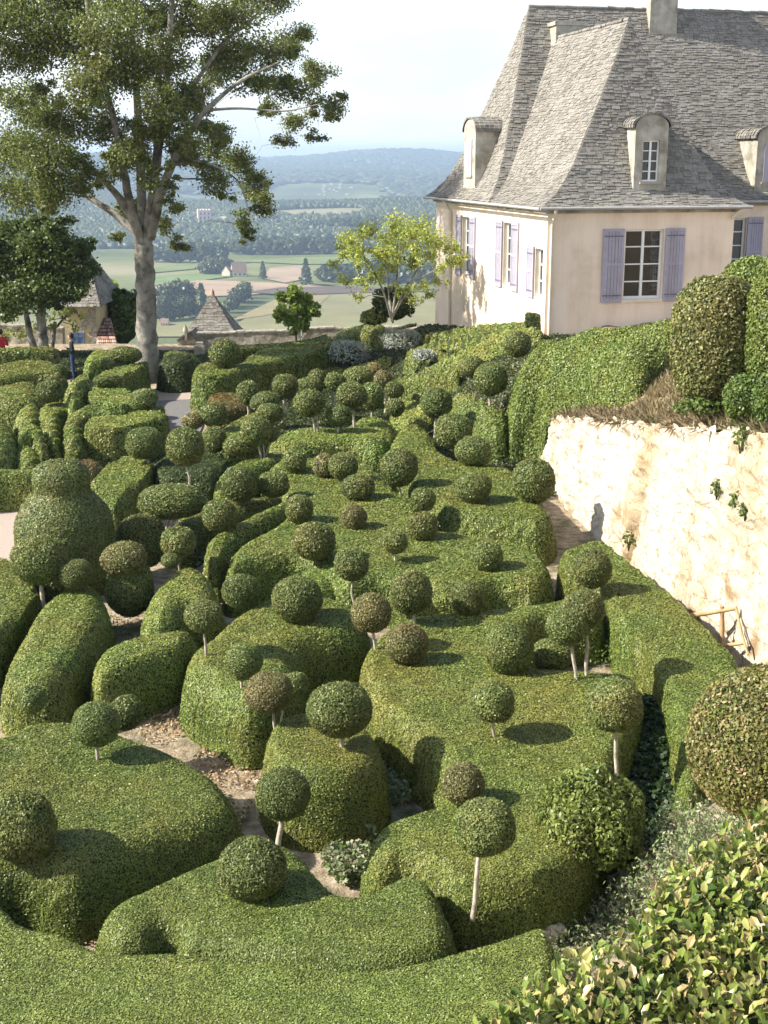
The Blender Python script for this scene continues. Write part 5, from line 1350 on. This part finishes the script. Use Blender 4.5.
# loose leafy shrub
Yb = 12.3; c = at_y(592, 828, Yb); s = px_size(592, 828, Yb)
leafy_blob('leafy_shrub', 'unclipped round leafy shrub at the lower right, beside the nearest stemmed ball', 'shrub', c, (52*s, 50*s, 60*s), M['boxg'], 11000, 0.055, 0.5, 0.16, seed=4, core=0.86, shell=0.22)

# ivy in the gully between the two hedges
xs, ys_ = np.meshgrid(np.arange(1.8, 4.6, 0.12), np.arange(11.5, 19, 0.12))
gx, gy = xs.ravel(), ys_.ravel(); n0 = xs.shape[1]; n1 = xs.shape[0]
poly = np.array([at_z(x, y, 0.35)[:2] for x, y in ((632,690),(650,700),(680,770),(684,800),(660,850),(640,850),(620,800),(615,770),(628,740),(640,712))])
d, _, _ = sdf(poly, gx, gy)
Vg = np.stack([gx, gy, 0.30 + 0.12*fbm(np.stack([gx,gy,0*gx],1), 2.5, 3, 4)], 1)
i = np.arange(n0-1)[None,:] + n0*np.arange(n1-1)[:,None]
Qg = np.stack([i,i+1,i+n0+1,i+n0],-1).reshape(-1,4); Qg = Qg[(d[Qg] > -0.05).all(1)]
P, N = sample_tris(Vg, Qg, lambda ar, c, n: ar*2.6/(0.06**2*0.8*0.5))
v, q = leaf_quads(P, N, 0.06, 0.85, 0.5, 1.2)
mb = MB(); mb.add(Vg, Qg, 1, True); mb.add(v, q, 0)
tag(mb.build('ground_ivy', [M['ivy'], M['box_core']]), kind='stuff')

# weeds and litter leaves on the bare ground
def scatter_px(name, poly_px, n, L, mat, z=0.03, W=0.6, up=0.4, H=0.12):
    poly = np.array([at_z(x, y, 0)[:2] for x, y in poly_px]); lo, hi = poly.min(0), poly.max(0)
    P = RNG.uniform(lo, hi, (n*4, 2)); d, _, _ = sdf(poly, P[:, 0], P[:, 1]); P = P[d > 0]
    k = vnoise(np.c_[P, 0*P[:, 0]], 2.2, 6) > -0.25; P = P[k][:n]
    P3 = np.c_[P, gz(P[:, 0], P[:, 1]) + z + RNG.random(len(P))*H]
    N = nrm(np.array([0, 0, 1.0]) + RNG.normal(size=(len(P), 3))*0.6)
    v, q = leaf_quads(P3, N, L, W, 0.5, 0.2); mb = MB(); mb.add(v, q, 0)
    return tag(mb.build(name, M[mat]), kind='stuff')
M['dead'] = foliage('dead_leaf', [(0.22,0.13,0.06),(0.36,0.25,0.13),(0.48,0.37,0.22),(0.16,0.10,0.06)], None, trans=0.1)
scatter_px('dead_leaves', [(130,680),(250,690),(265,760),(245,830),(240,850),(215,800),(130,730)], 2600, 0.05, 'dead', H=0.02)
scatter_px('dead_leaves', [(300,650),(372,660),(372,700),(440,740),(450,790),(400,815),(380,760),(310,700)], 1500, 0.05, 'dead', H=0.02)
scatter_px('dead_leaves', [(70,905),(110,930),(150,960),(110,965),(60,930)], 500, 0.04, 'dead', H=0.02)
scatter_px('dead_leaves', [(0,470),(60,475),(40,500),(0,500)], 300, 0.06, 'dead', H=0.02)
scatter_px('low_weeds', [(280,818),(300,812),(345,822),(372,822),(376,850),(372,884),(345,890),(312,862)], 5200, 0.06, 'scrub', H=0.22)
scatter_px('low_weeds', [(376,755),(395,752),(442,760),(440,795),(415,808),(385,812),(374,790)], 2600, 0.05, 'scrub', H=0.18)
scatter_px('low_weeds', [(100,640),(120,600),(145,610),(190,700),(140,700)], 600, 0.05, 'lush', H=0.12)
scatter_px('low_weeds', [(380,700),(440,735),(447,760),(400,760)], 900, 0.05, 'lush', H=0.15)
scatter_px('low_weeds', [(580,645),(610,645),(612,680),(585,672)], 400, 0.06, 'lush', H=0.3)
scatter_px('low_weeds', [(100,690),(150,690),(165,700),(130,705),(100,700)], 160, 0.07, 'lush', H=0.2)
scatter_px('low_weeds', [(215,560),(232,560),(236,590),(222,600)], 200, 0.06, 'scrub', H=0.15)
scatter_px('low_weeds', [(190,540),(222,545),(215,575),(190,570)], 260, 0.09, 'silver', H=0.3)

# grey-green scrub on the near bank, below the spindle bush
def bank_plants():
    LP=[]; LN=[]; LL=[]
    poly = [(470,945),(500,930),(560,905),(620,880),(655,835),(690,790),(765,800),(765,830),(700,850),(650,900),(600,945),(540,985),(490,1000)]
    px = np.array(poly, float); lo, hi = px.min(0), px.max(0)
    pts = RNG.uniform(lo, hi, (1400, 2)); d, _, _ = sdf(px, pts[:,0], pts[:,1]); pts = pts[d > 2][:420]
    mb = MB()
    for x, y in pts:
        dr = ray(x, y); t = np.arange(5.0, 16, 0.03)/dr[1]
        Pp = dr[None]*t[:,None] + [0,0,CAMZ]; h = RNG.uniform(0.1, 0.3)
        k = np.nonzero(Pp[:,2] < ground(Pp[:,0], Pp[:,1]) + h)[0]
        if not len(k): continue
        b = Pp[k[0]]; root = b - np.array([0,0,h+0.05]); n = 26
        dir_ = nrm(RNG.normal(size=(n,3))*[1,1,0.6] + [0,0,0.9]); tip = root + dir_*RNG.uniform(0.15,0.42,n)[:,None]
        f = RNG.uniform(0.3,1,(n,4))
        for c in range(4): LP.append(root + (tip-root)*f[:,c:c+1]); LN.append(nrm(RNG.normal(size=(n,3))+[0,0,.6]))
        for j in range(0, n, 4): mb.tube([root, tip[j]], [0.004,0.002], 4, 1, cap=False)
    P=np.concatenate(LP); N=np.concatenate(LN); v,q=leaf_quads(P,N,0.05,0.38,0.8,0.4)
    mb.add(v,q,0); tag(mb.build('bank_scrub',[M['scrub'],M['darkwood']]),kind='stuff')
bank_plants()
b = on(548, 932, 0.2); rk = MB(); nu,nv=16,10
Vr=np.array([[math.sin(t)*math.cos(a),math.sin(t)*math.sin(a),math.cos(t)] for t in np.linspace(0,PI,nv+1) for a in np.arange(nu)/nu*2*PI])
Vr*=(1+0.3*fbm(Vr,1.4,3,5))[:,None]; Vr*=[.16,.13,.13]
rk.add(Vr,[(i*nu+j,(i+1)*nu+j,(i+1)*nu+(j+1)%nu,i*nu+(j+1)%nu) for i in range(nv) for j in range(nu)],0,False)
dr = ray(548,934); t=np.arange(5,16,.02)/dr[1]; Pp=dr[None]*t[:,None]+[0,0,CAMZ]; k=np.nonzero(Pp[:,2]<ground(Pp[:,0],Pp[:,1])+0.18)[0][0]
ro=rk.build('white_stone',M['limestone']); ro.location=Pp[k]; tag(ro,'whitish stone among the grey-green scrub at the lower right','stone')

# the foreground spindle hedge: real leaves a few metres from the eye
W = [tuple(at_z(x, y, 5.46)[:2]) for x, y in ((430,1045),(452,1012),(500,975),(548,948),(600,925),(640,868),(700,818),(745,785),(800,745))] + [(2.5,5.6),(3.0,4.6),(2.6,2.4),(1.0,1.6),(0.1,1.7)]
def near_top(x, y): return 5.46 + 0*np.asarray(x)
poly = catmull(np.array(W))
V, Q = hedge_surface(poly, near_top, lambda x, y: near_top(x, y) - 2.9 + 0*x, 0.13, 0.035, 0.06, seed=91)
def big_leaves(P, N, L, mat_i, mb, Wd=0.52):
    """oval leaves folded along the midrib: 7 vertices, 6 faces"""
    n = len(P); Ls = L*RNG.uniform(0.6, 1.25, n)
    t = nrm(N*0.7 + RNG.normal(size=(n,3))*0.75 + [0,0,0.45]); nn = nrm(np.cross(t, np.cross(N + 0.4*RNG.normal(size=(n,3)), t)) ); b = np.cross(nn, t)
    l, w = t*Ls[:,None], b*(Ls*Wd*0.5)[:,None]; f = nn*(Ls*0.09)[:,None]; bend = nn*(Ls*0.10)[:,None]
    p0 = P; p1 = P + l*0.35; p2 = P + l*0.72 - bend*0.3; p3 = P + l - bend
    V_ = np.stack([p0, p1, p2, p3, p1+w*0.85+f, p2+w*0.9+f-bend*.2, p1-w*0.85+f, p2-w*0.9+f-bend*.2], 1).reshape(-1,3)
    j = np.arange(n)[:,None]*8
    q = np.concatenate([j+np.array([[0,4,1,1]]), j+np.array([[1,4,5,2]]), j+np.array([[2,5,3,3]]), j+np.array([[0,1,6,6]]), j+np.array([[1,2,7,6]]), j+np.array([[2,3,7,7]])])
    mb.add(V_, q, mat_i)
mb = MB(); mb.add(V - [0,0,0.10], Q, 0, True)
P, N = sample_tris(V, Q, lambda ar, c, n: ar*4200*((c[:,2] > 4.1) & (((CAMP-c)*n).sum(1) > -0.6)))
dep = RNG.random(len(P))**1.5*0.10
big_leaves(P - N*dep[:,None], N, 0.040, 1, mb)
kk = RNG.choice(len(P), 40, False); big_leaves(P[kk]+N[kk]*0.01, N[kk], 0.045, 2, mb)
kk = RNG.choice(len(P), 420, False)
for k in kk: mb.tube([P[k]-N[k]*0.03, P[k]+N[k]*0.012+RNG.normal(0,.008,3)], [0.0026,0.0022], 4, 3, cap=False)
M['tip'] = plain('cut_twig', (0.50,0.40,0.28), 0.8, 0.2, 0.2)
o = mb.build('spindle_hedge', [M['box_core'], M['bigleaf'], M['redleaf'], M['tip']], loc=(1.2, 3.5, 4.5))
tag(o, 'near hedge of glossy yellow-green leaves with a few red ones in the bottom right corner', 'hedge')

# low growth between the far hedges and over the bank below the house
gxs, gys = np.meshgrid(np.arange(-26, 6.2, 0.25), np.arange(29.5, 53.5, 0.25)); n0 = gxs.shape[1]; n1 = gxs.shape[0]
GX, GY = gxs.ravel(), gys.ravel()
GV = np.stack([GX, GY, gz(GX, GY) + 0.05], 1)
i = np.arange(n0-1)[None,:] + n0*np.arange(n1-1)[:,None]; GQ = np.stack([i,i+1,i+n0+1,i+n0],-1).reshape(-1,4)
pathp = np.array([at_z(x, y, 0)[:2] for x, y in ((118,400),(150,384),(200,382),(218,388),(208,400),(206,428),(195,455),(158,455),(150,425),(146,403))]); dp, _, _ = sdf(pathp, GX, GY)
hx = GX - (4.55 - 0.233*(GY-37)); keep = (dp < -0.15) & ~((hx > 0) & (GY > 36.5)) & (vnoise(GV, 0.6, 8) > -0.55) & ~((GX < -7) & (GY < 40))
GQ = GQ[keep[GQ].all(1)]
P, N = sample_tris(GV, GQ, lambda ar, c, n: ar*2.2/(0.085**2*0.6*0.5))
P[:, 2] += RNG.random(len(P))*0.06
v, q = leaf_quads(P, N, 0.075, 0.6, 0.6, 0.4); mb = MB(); mb.add(v, q, 0)
tag(mb.build('ground_cover', M['yew']), kind='stuff')  # dark leaf colour makes this growth read as shadow between the hedges
# ------------------------------------------------------------------ valley, hills, far things
VF = -104.0
def hill(x, y):
    P = np.stack([x/1000, y/1000, 0*x], 1)
    h = np.zeros_like(x)
    # knolls with the chateau, then ever higher ridges
    h += 34*smooth((y-1900)/700)*smooth((3400-y)/700)*smooth((500-x)/500)*(0.9+0.5*vnoise(P,1.6,2))
    h += 70*smooth((y-3000)/1500)*(0.55+0.55*vnoise(P,0.55,7))*smooth((9000-y)/3000)
    h += smooth((y-5200)/2600)*(96 + 26*vnoise(P,0.33,12) + 12*vnoise(P,0.9,19) + 52*np.exp(-((x/np.maximum(y,1)-0.012)/0.055)**2) + 30*np.exp(-((x/np.maximum(y,1)+0.20)/0.06)**2))
    h += 75*smooth((-x-520+0.06*(y-2500))/500)*smooth((y-1700)/900)*smooth((6000-y)/1500)     # near dark hillside at far left
    return np.maximum(h, 0)
def terr(x, y):
    t = smooth((y-60)/260); P = np.stack([x/100, y/100, 0*x], 1)
    z0 = -2.5 - 6*smooth((y-60)/40)
    return z0*(1-t) + (VF + 2.0*vnoise(P,0.5,3)*smooth((y-700)/400) + hill(x,y))*t
ysv = np.concatenate([np.arange(55,400,12), np.arange(400,2400,40), np.arange(2400,13001,110)])
u = np.linspace(-0.62, 0.62, 150)
U, Yv = np.meshgrid(u, ysv); X = (U*(Yv+60)).ravel(); Yv = Yv.ravel()
Z = terr(X, Yv); n0 = len(u); n1 = len(ysv)
i = np.arange(n0-1)[None,:] + n0*np.arange(n1-1)[:,None]
Q = np.stack([i,i+1,i+n0+1,i+n0],-1).reshape(-1,4)
M['land'] = rough_mat('valley_land', [(0.30,(0.05,0.07,0.025)),(0.45,(0.09,0.11,0.035)),(0.55,(0.16,0.17,0.06)),(0.66,(0.24,0.21,0.12)),(0.8,(0.12,0.15,0.05))], 0.0028, 3, 0.95, 0, 1)
mb = MB(); mb.add(np.stack([X,Yv,Z],1), Q, 0, True); tag(mb.build('valley_terrain', M['land']), kind='structure')

def at_t(x, y, lift=0.0):
    d = ray(x, y); Y = np.concatenate([np.arange(200,3000,3), np.arange(3000,12500,15)]); Xx = d[0]/d[1]*Y; Zz = CAMZ + d[2]/d[1]*Y
    k = np.nonzero(Zz <= terr(Xx, Y) + lift)[0]; j = k[0] if len(k) else -1
    return np.array([Xx[j], Y[j], terr(Xx[j:j+1] if j>=0 else Xx[-1:], Y[j:j+1] if j>=0 else Y[-1:])[0]])

def field(pts, col, z):
    W = np.array([at_t(x, y)[:2] for x, y in pts])
    # densified so that it lies on the land
    lo, hi = W.min(0), W.max(0); st = max((hi-lo).max()/60, 4)
    xs = np.arange(lo[0]-st, hi[0]+st, st); ys_ = np.arange(lo[1]-st, hi[1]+st, st)
    X, Y = np.meshgrid(xs, ys_); X=X.ravel(); Y=Y.ravel(); d,bx,by = sdf(W, X, Y); ins = d>0
    n0,n1=len(xs),len(ys_); i=np.arange(n0-1)[None,:]+n0*np.arange(n1-1)[:,None]
    Q=np.stack([i,i+1,i+n0+1,i+n0],-1).reshape(-1,4); Q=Q[ins[Q].any(1)]
    X=np.where(ins,X,bx); Y=np.where(ins,Y,by)
    mb=MB(); mb.add(np.stack([X,Y,terr(X,Y)+z],1),Q,0,True)
    lo_=tuple(c*0.82 for c in col); hi_=tuple(min(1,c*1.18) for c in col)
    tag(mb.build('field', rough_mat('field_soil',[(0.3,lo_),(0.7,hi_)],0.02,5,0.95,0,1)), kind='structure')
field([(152,325),(236,326),(262,309),(292,297),(345,292),(440,294),(440,330),(300,338),(150,338)],(0.185,0.175,0.078),0.9)
field([(232,322),(275,301),(330,296),(320,306),(262,318)],(0.22,0.185,0.09),1.2)
field([(152,288),(200,281),(262,283),(330,288),(250,296),(155,300)],(0.30,0.22,0.145),1.0)
field([(152,278),(205,274),(235,277),(205,281),(152,287)],(0.13,0.18,0.06),1.0)
field([(262,279),(270,269),(305,266),(310,279),(285,284)],(0.30,0.225,0.15),1.0)
field([(245,294),(280,289),(345,288),(430,292),(345,295),(290,297)],(0.10,0.075,0.055),1.5)
field([(306,284),(340,272),(440,272),(440,291),(345,288)],(0.12,0.14,0.05),1.0)
field([(225,262),(300,258),(440,258),(440,264),(300,265)],(0.14,0.17,0.06),1.0)
field([(296,222),(330,217),(362,216),(340,222)],(0.42,0.36,0.22),1.2)
field([(150,268),(225,262),(225,267),(150,274)],(0.14,0.17,0.06),1.0)

# woods: thousands of low crowns merged in one mass
ico_v = []; 
def crown_shape():
    nu,nv=7,4; V=[(math.sin(t)*math.cos(a),math.sin(t)*math.sin(a),math.cos(t)) for t in np.linspace(0.25,PI*0.8,nv) for a in np.arange(nu)/nu*2*PI]
    V=np.array(V+[(0,0,1.0)]); F_=[(i*nu+j,(i+1)*nu+j,(i+1)*nu+(j+1)%nu,i*nu+(j+1)%nu) for i in range(nv-1) for j in range(nu)]+[(j,(j+1)%nu,nv*nu,nv*nu) for j in range(nu)]
    return V, np.array(F_)
CV, CF = crown_shape()
def woods(name, P, R, Hs):
    n=len(P); k=len(CV)
    jit=1+0.28*RNG.normal(size=(n,k,1))*0.8
    V=P[:,None,:]+CV[None]*jit*np.stack([R,R,Hs],1)[:,None,:]; V[:,:,2]+=Hs[:,None]*0.7
    F_=(CF[None]+k*np.arange(n)[:,None,None]).reshape(-1,4)
    mb=MB(); mb.add(V.reshape(-1,3),F_,0,True); return tag(mb.build(name,M['valley']),kind='stuff')
def scatter(n, y0, y1, dens, seed):
    y=np.sqrt(RNG.uniform(y0**2,y1**2,n)); x=RNG.uniform(-0.40,0.17,n)*y
    m=dens(x,y); k=RNG.random(n)<m; return x[k],y[k]
# mask: keep out of the fields in the valley bottom
def bottom(x,y):
    v=vnoise(np.stack([x,y,0*x],1),0.004,21); return np.where((y>1750)&(y<2300),(v>-0.35)*0.9,0)+np.where(y>=2300,(v>-0.30)*0.95,0)
x,y=scatter(44000,1750,3600,bottom,1); z=terr(x,y); woods('far_woodland',np.stack([x,y,z],1),RNG.uniform(4,9,len(x)),RNG.uniform(4,7,len(x)))
def hills_m(x,y):
    v=vnoise(np.stack([x,y,0*x],1),0.0016,33); return (v>-0.32)*1.0
x,y=scatter(36000,3500,9500,hills_m,2); z=terr(x,y); woods('hill_woodland',np.stack([x,y,z],1),RNG.uniform(13,30,len(x)),RNG.uniform(6,10,len(x)))

# slope wood just below the terrace: dark belt seen between trunk and turret
belt=[(154,268,228,264,10),]
def row(name_lab, a, b, n, R, H, jitter=6, cat='tree', grp=None, name='valley_tree'):
    for i in range(n):
        t=(i+0.5)/n; p=at_t(a[0]+(b[0]-a[0])*t+RNG.normal(0,0.6), a[1]+(b[1]-a[1])*t+RNG.normal(0,0.4)); r=R*RNG.uniform(0.8,1.25); h=H*RNG.uniform(0.8,1.2)
        leafy_blob(name, name_lab, cat, p+np.array([0,0,h*0.55]), (r,r,h*0.55), M['valley'], 420, max(1.2,r*0.30), 0.8, 0.3, seed=i, core=0.8, group=grp)
row('dark round tree in the belt of trees behind the pyramid turret', (160,312),(196,308),7,8.0,17, grp='trees behind the pyramid turret')
row('dark tree of the lower row behind the pyramid turret', (158,322),(192,318),6,6.0,12, grp='lower trees behind the pyramid turret')
row('tree in the slanting row of trees right of the pyramid turret', (228,314),(248,297),6,6.0,11, grp='slanting tree row right of the turret')
row('round tree beside the far farmhouse in the valley', (203,275),(228,274),5,9.0,14, grp='trees beside the far farmhouse')
row('tree in the row across the far fields left of the farmhouse', (152,262),(226,264),9,11.0,18, grp='row of trees left of the farmhouse')
row('tree in the long row across the valley behind the conifers', (232,254),(330,254),12,13.0,18, grp='long row of trees across the valley')
row('tree in the hedgerow mass right of the tall conifer', (322,282),(436,284),10,14.0,16, grp='hedgerow trees right of the tall conifer')
row('tree in the far row near the left end of the house', (305,232),(430,230),14,15.0,17, grp='far row of trees on the rise')
# tall dark conifer behind the turret and the field conifers
def conifer(label, x, y, hpx, wpx):
    p=at_t(x,y); s=px_size(x,y,p[1]); h=hpx*s; r=wpx*0.5*s
    root=empty('conifer',p,0,label,'conifer')
    tb=MB(); tb.tube([(0,0,0),(0,0,h*0.9)],[r*0.12,r*0.03],6); tb.build('trunk',M['darkwood'],root)
    n=900; t=RNG.random(n)**0.8; a=RNG.uniform(0,6.28,n); rad=r*(1-t)**0.8*(0.75+0.25*np.sin(t*34))*RNG.uniform(0.5,1,n)
    P=np.stack([rad*np.cos(a),rad*np.sin(a),h*(0.08+0.92*t)],1); v,q=leaf_quads(P,nrm(np.stack([np.cos(a),np.sin(a),0*a+0.3],1)),r*0.45,0.5,0.5,0.1)
    m_=MB(); m_.add(v,q,0); m_.build('crown',M['yew'],root)
conifer('tall dark conifer standing alone between the fields of the valley',306,286,26,17)
conifer('small dark conifer right of the far farmhouse',263,279,17,11)
conifer('pointed dark conifer rising behind the left side of the pyramid turret',202,318,33,22)
# far buildings
M['farwall']=plain('pale_far_wall',(0.55,0.48,0.38),0.9,0.1,0.06,0.3); M['farroof']=plain('brown_far_roof',(0.20,0.14,0.11),0.9,0.1,0.1,0.3); M['chwall']=plain('rosy_chateau_wall',(0.62,0.47,0.40),0.9,0.1,0.05,0.3)
def far_house(name,label,x,y,wpx,hpx,rpx,depth,wm='farwall',rm='farroof',rz=0.0,windows=3):
    p=at_t(x,y); s=px_size(x,y,p[1]); w,h,r=wpx*s,hpx*s,rpx*s
    root=empty(name,p,rz,label,'house')
    b=MB(); b.box(-w/2,w/2,0,depth,-2,h); b.add([(-w/2,0,h),(-w/2,depth,h),(-w/2,depth/2,h+r)],[(0,1,2,2)]); b.add([(w/2,0,h),(w/2,depth,h),(w/2,depth/2,h+r)],[(0,1,2,2)]); b.build('wall',M[wm],root)
    o=MB(); e=0.5; o.quad((-w/2-e,-e,h-0.3),(w/2+e,-e,h-0.3),(w/2+e,depth/2,h+r+0.1),(-w/2-e,depth/2,h+r+0.1)); o.quad((-w/2-e,depth/2,h+r+0.1),(w/2+e,depth/2,h+r+0.1),(w/2+e,depth+e,h-0.3),(-w/2-e,depth+e,h-0.3)); o.build('roof',M[rm],root)
    for i in range(windows):
        q=MB(); cx=-w/2+w*(i+0.5)/windows; q.box(cx-w*0.05,cx+w*0.05,-0.12,-0.02,h*0.35,h*0.7); q.build('window',M['dark'],root)
    return root
far_house('farmhouse','far farmhouse with a steep grey roof among round trees in the valley',240,277,14,5,9,12,rz=0.3)
far_house('farmhouse','low annex with a pale gable end left of the steep-roofed farmhouse',231,277,5,5,6,9,rz=1.2,windows=1)
far_house('village_house','little valley house with a brown roof glimpsed right of the big tree trunk',164,327,7,4,3.5,9)
far_house('village_house','tiny white farm building in the field near the tall conifer',293,286,8,2,1,8,windows=2)
ch=at_t(205,226); s=px_size(205,226,ch[1]); root=empty('castle',ch,0.25,'rosy square castle tower on the wooded hill beyond the valley','castle')
b=MB(); b.box(-6.5*s,6.5*s,0,10*s,-6,15*s); b.build('tower_wall',M['chwall'],root)
for i in range(3):
    for j in range(3):
        q=MB(); q.box((-4+4*i)*s-0.5*s,(-4+4*i)*s+0.5*s,-0.25,-0.05,(3+4*j)*s,(5+4*j)*s); q.build('window',M['dark'],root)
b=MB()
for i in range(5): b.box((-6.5+2.9*i)*s,(-5.1+2.9*i)*s,0.02,10*s-0.02,15*s+0.05,16.3*s)
b.build('battlement',M['chwall'],root)
b=MB(); b.box(7*s,22*s,1*s,8*s,-6,5*s); b.add([(7*s,1*s,5*s),(22*s,1*s,5*s),(22*s,8*s,5*s),(7*s,8*s,5*s),(7*s,4.5*s,9*s),(22*s,4.5*s,9*s)],[(0,1,5,4),(2,3,4,5)]); b.build('wing',M['farwall'],root)
# hamlet specks on the far slopes
hm=MB(); 
for k in range(34):
    x=RNG.choice([RNG.normal(330,16),RNG.normal(195,14),RNG.normal(438,10)]); y=RNG.uniform(184,196)
    p=at_t(x,y,4); 
    if p[1]>11000: continue
    w=RNG.uniform(6,13); hm.box(p[0]-w/2,p[0]+w/2,p[1],p[1]+10,p[2],p[2]+RNG.uniform(4,8))
tag(hm.build('distant_hamlet',M['farwall']),kind='stuff')

# ------------------------------------------------------------------ air, sky, sun, camera
hz=MB(); hz.box(-9000,9000,-60,13500,VF-4,125.0)
m=bpy.data.materials.new('haze'); m.use_nodes=True; nt=m.node_tree; nt.nodes.clear()
out=nt.nodes.new('ShaderNodeOutputMaterial'); pv=nt.nodes.new('ShaderNodeVolumePrincipled')
pv.inputs['Color'].default_value=(0.60,0.78,1.0,1); pv.inputs['Density'].default_value=HAZE; pv.inputs['Anisotropy'].default_value=0.25
nt.links.new(pv.outputs[0],out.inputs['Volume'])
tag(hz.build('haze',m),kind='stuff')

SUN_D=np.array([-0.985,-0.18,0.0]); SUN_D/=np.linalg.norm(SUN_D); EL=math.radians(38)
sd=np.array([SUN_D[0]*math.cos(EL),SUN_D[1]*math.cos(EL),math.sin(EL)])
sl=bpy.data.lights.new('sun','SUN'); sl.energy=SUN_E; sl.angle=math.radians(0.6); sl.color=(1.0,0.94,0.85)
so=bpy.data.objects.new('sun',sl); COL.objects.link(so); so.location=(-40,-10,40); so.rotation_euler=Vector(sd).to_track_quat('Z','Y').to_euler()
w=bpy.data.worlds.new('World'); S.world=w; w.use_nodes=True; nt=w.node_tree
bg=nt.nodes['Background']; sky=nt.nodes.new('ShaderNodeTexSky'); sky.sky_type='NISHITA'; sky.sun_disc=False
sky.sun_elevation=EL; sky.sun_rotation=math.atan2(SUN_D[0],SUN_D[1])
sky.air_density=1.0; sky.dust_density=2.0; sky.ozone_density=1.2; sky.altitude=150
tc=nt.nodes.new('ShaderNodeTexCoord'); mp=nt.nodes.new('ShaderNodeMapping'); mp.inputs['Scale'].default_value=(1.0,1.0,3.2)
nt.links.new(tc.outputs['Generated'],mp.inputs[0])
n1=noise_tex(nt,mp.outputs[0],2.6,7,0.55); n1.inputs['Distortion'].default_value=0.3
r1=ramp(nt,[(0.36,(0.45,)*3),(0.54,(1.0,)*3)]); nt.links.new(n1.outputs[0],r1.inputs[0])
n2=noise_tex(nt,mp.outputs[0],5.5,6,0.55); r2=ramp(nt,[(0.3,CLOUD_D),(0.7,CLOUD_B)]); nt.links.new(n2.outputs[0],r2.inputs[0])
sx=nt.nodes.new('ShaderNodeSeparateXYZ'); nt.links.new(tc.outputs['Generated'],sx.inputs[0])
el=ramp(nt,[(0.02,(0.95,)*3),(0.16,(0.9,)*3),(0.42,(0.12,)*3),(0.8,(0.05,)*3)]); nt.links.new(sx.outputs['Z'],el.inputs[0])
fac=mixc(nt,1.0,r1.outputs[0],el.outputs[0],'MULTIPLY')
col=mixc(nt,fac,sky.outputs[0],r2.outputs[0])
nt.links.new(col,bg.inputs[0]); bg.inputs[1].default_value=SKY_S
cam=bpy.data.cameras.new('camera'); cam.sensor_fit='VERTICAL'; cam.sensor_height=32; cam.sensor_width=24; cam.lens=F*32/1024
cam.clip_start=0.05; cam.clip_end=40000
co=bpy.data.objects.new('camera',cam); COL.objects.link(co); co.location=(0,0,CAMZ); co.rotation_euler=(PI/2-PITCH,0,0); S.camera=co
S.render.resolution_x=768; S.render.resolution_y=1024
vs=S.view_settings; vs.view_transform='Standard'; vs.look='None'; vs.exposure=EXPO; vs.gamma=1
S.cycles.use_denoising=True; S.cycles.max_bounces=6; S.cycles.diffuse_bounces=3; S.cycles.transparent_max_bounces=4; S.cycles.volume_bounces=0
S.cycles.use_adaptive_sampling=True; S.cycles.adaptive_threshold=0.02
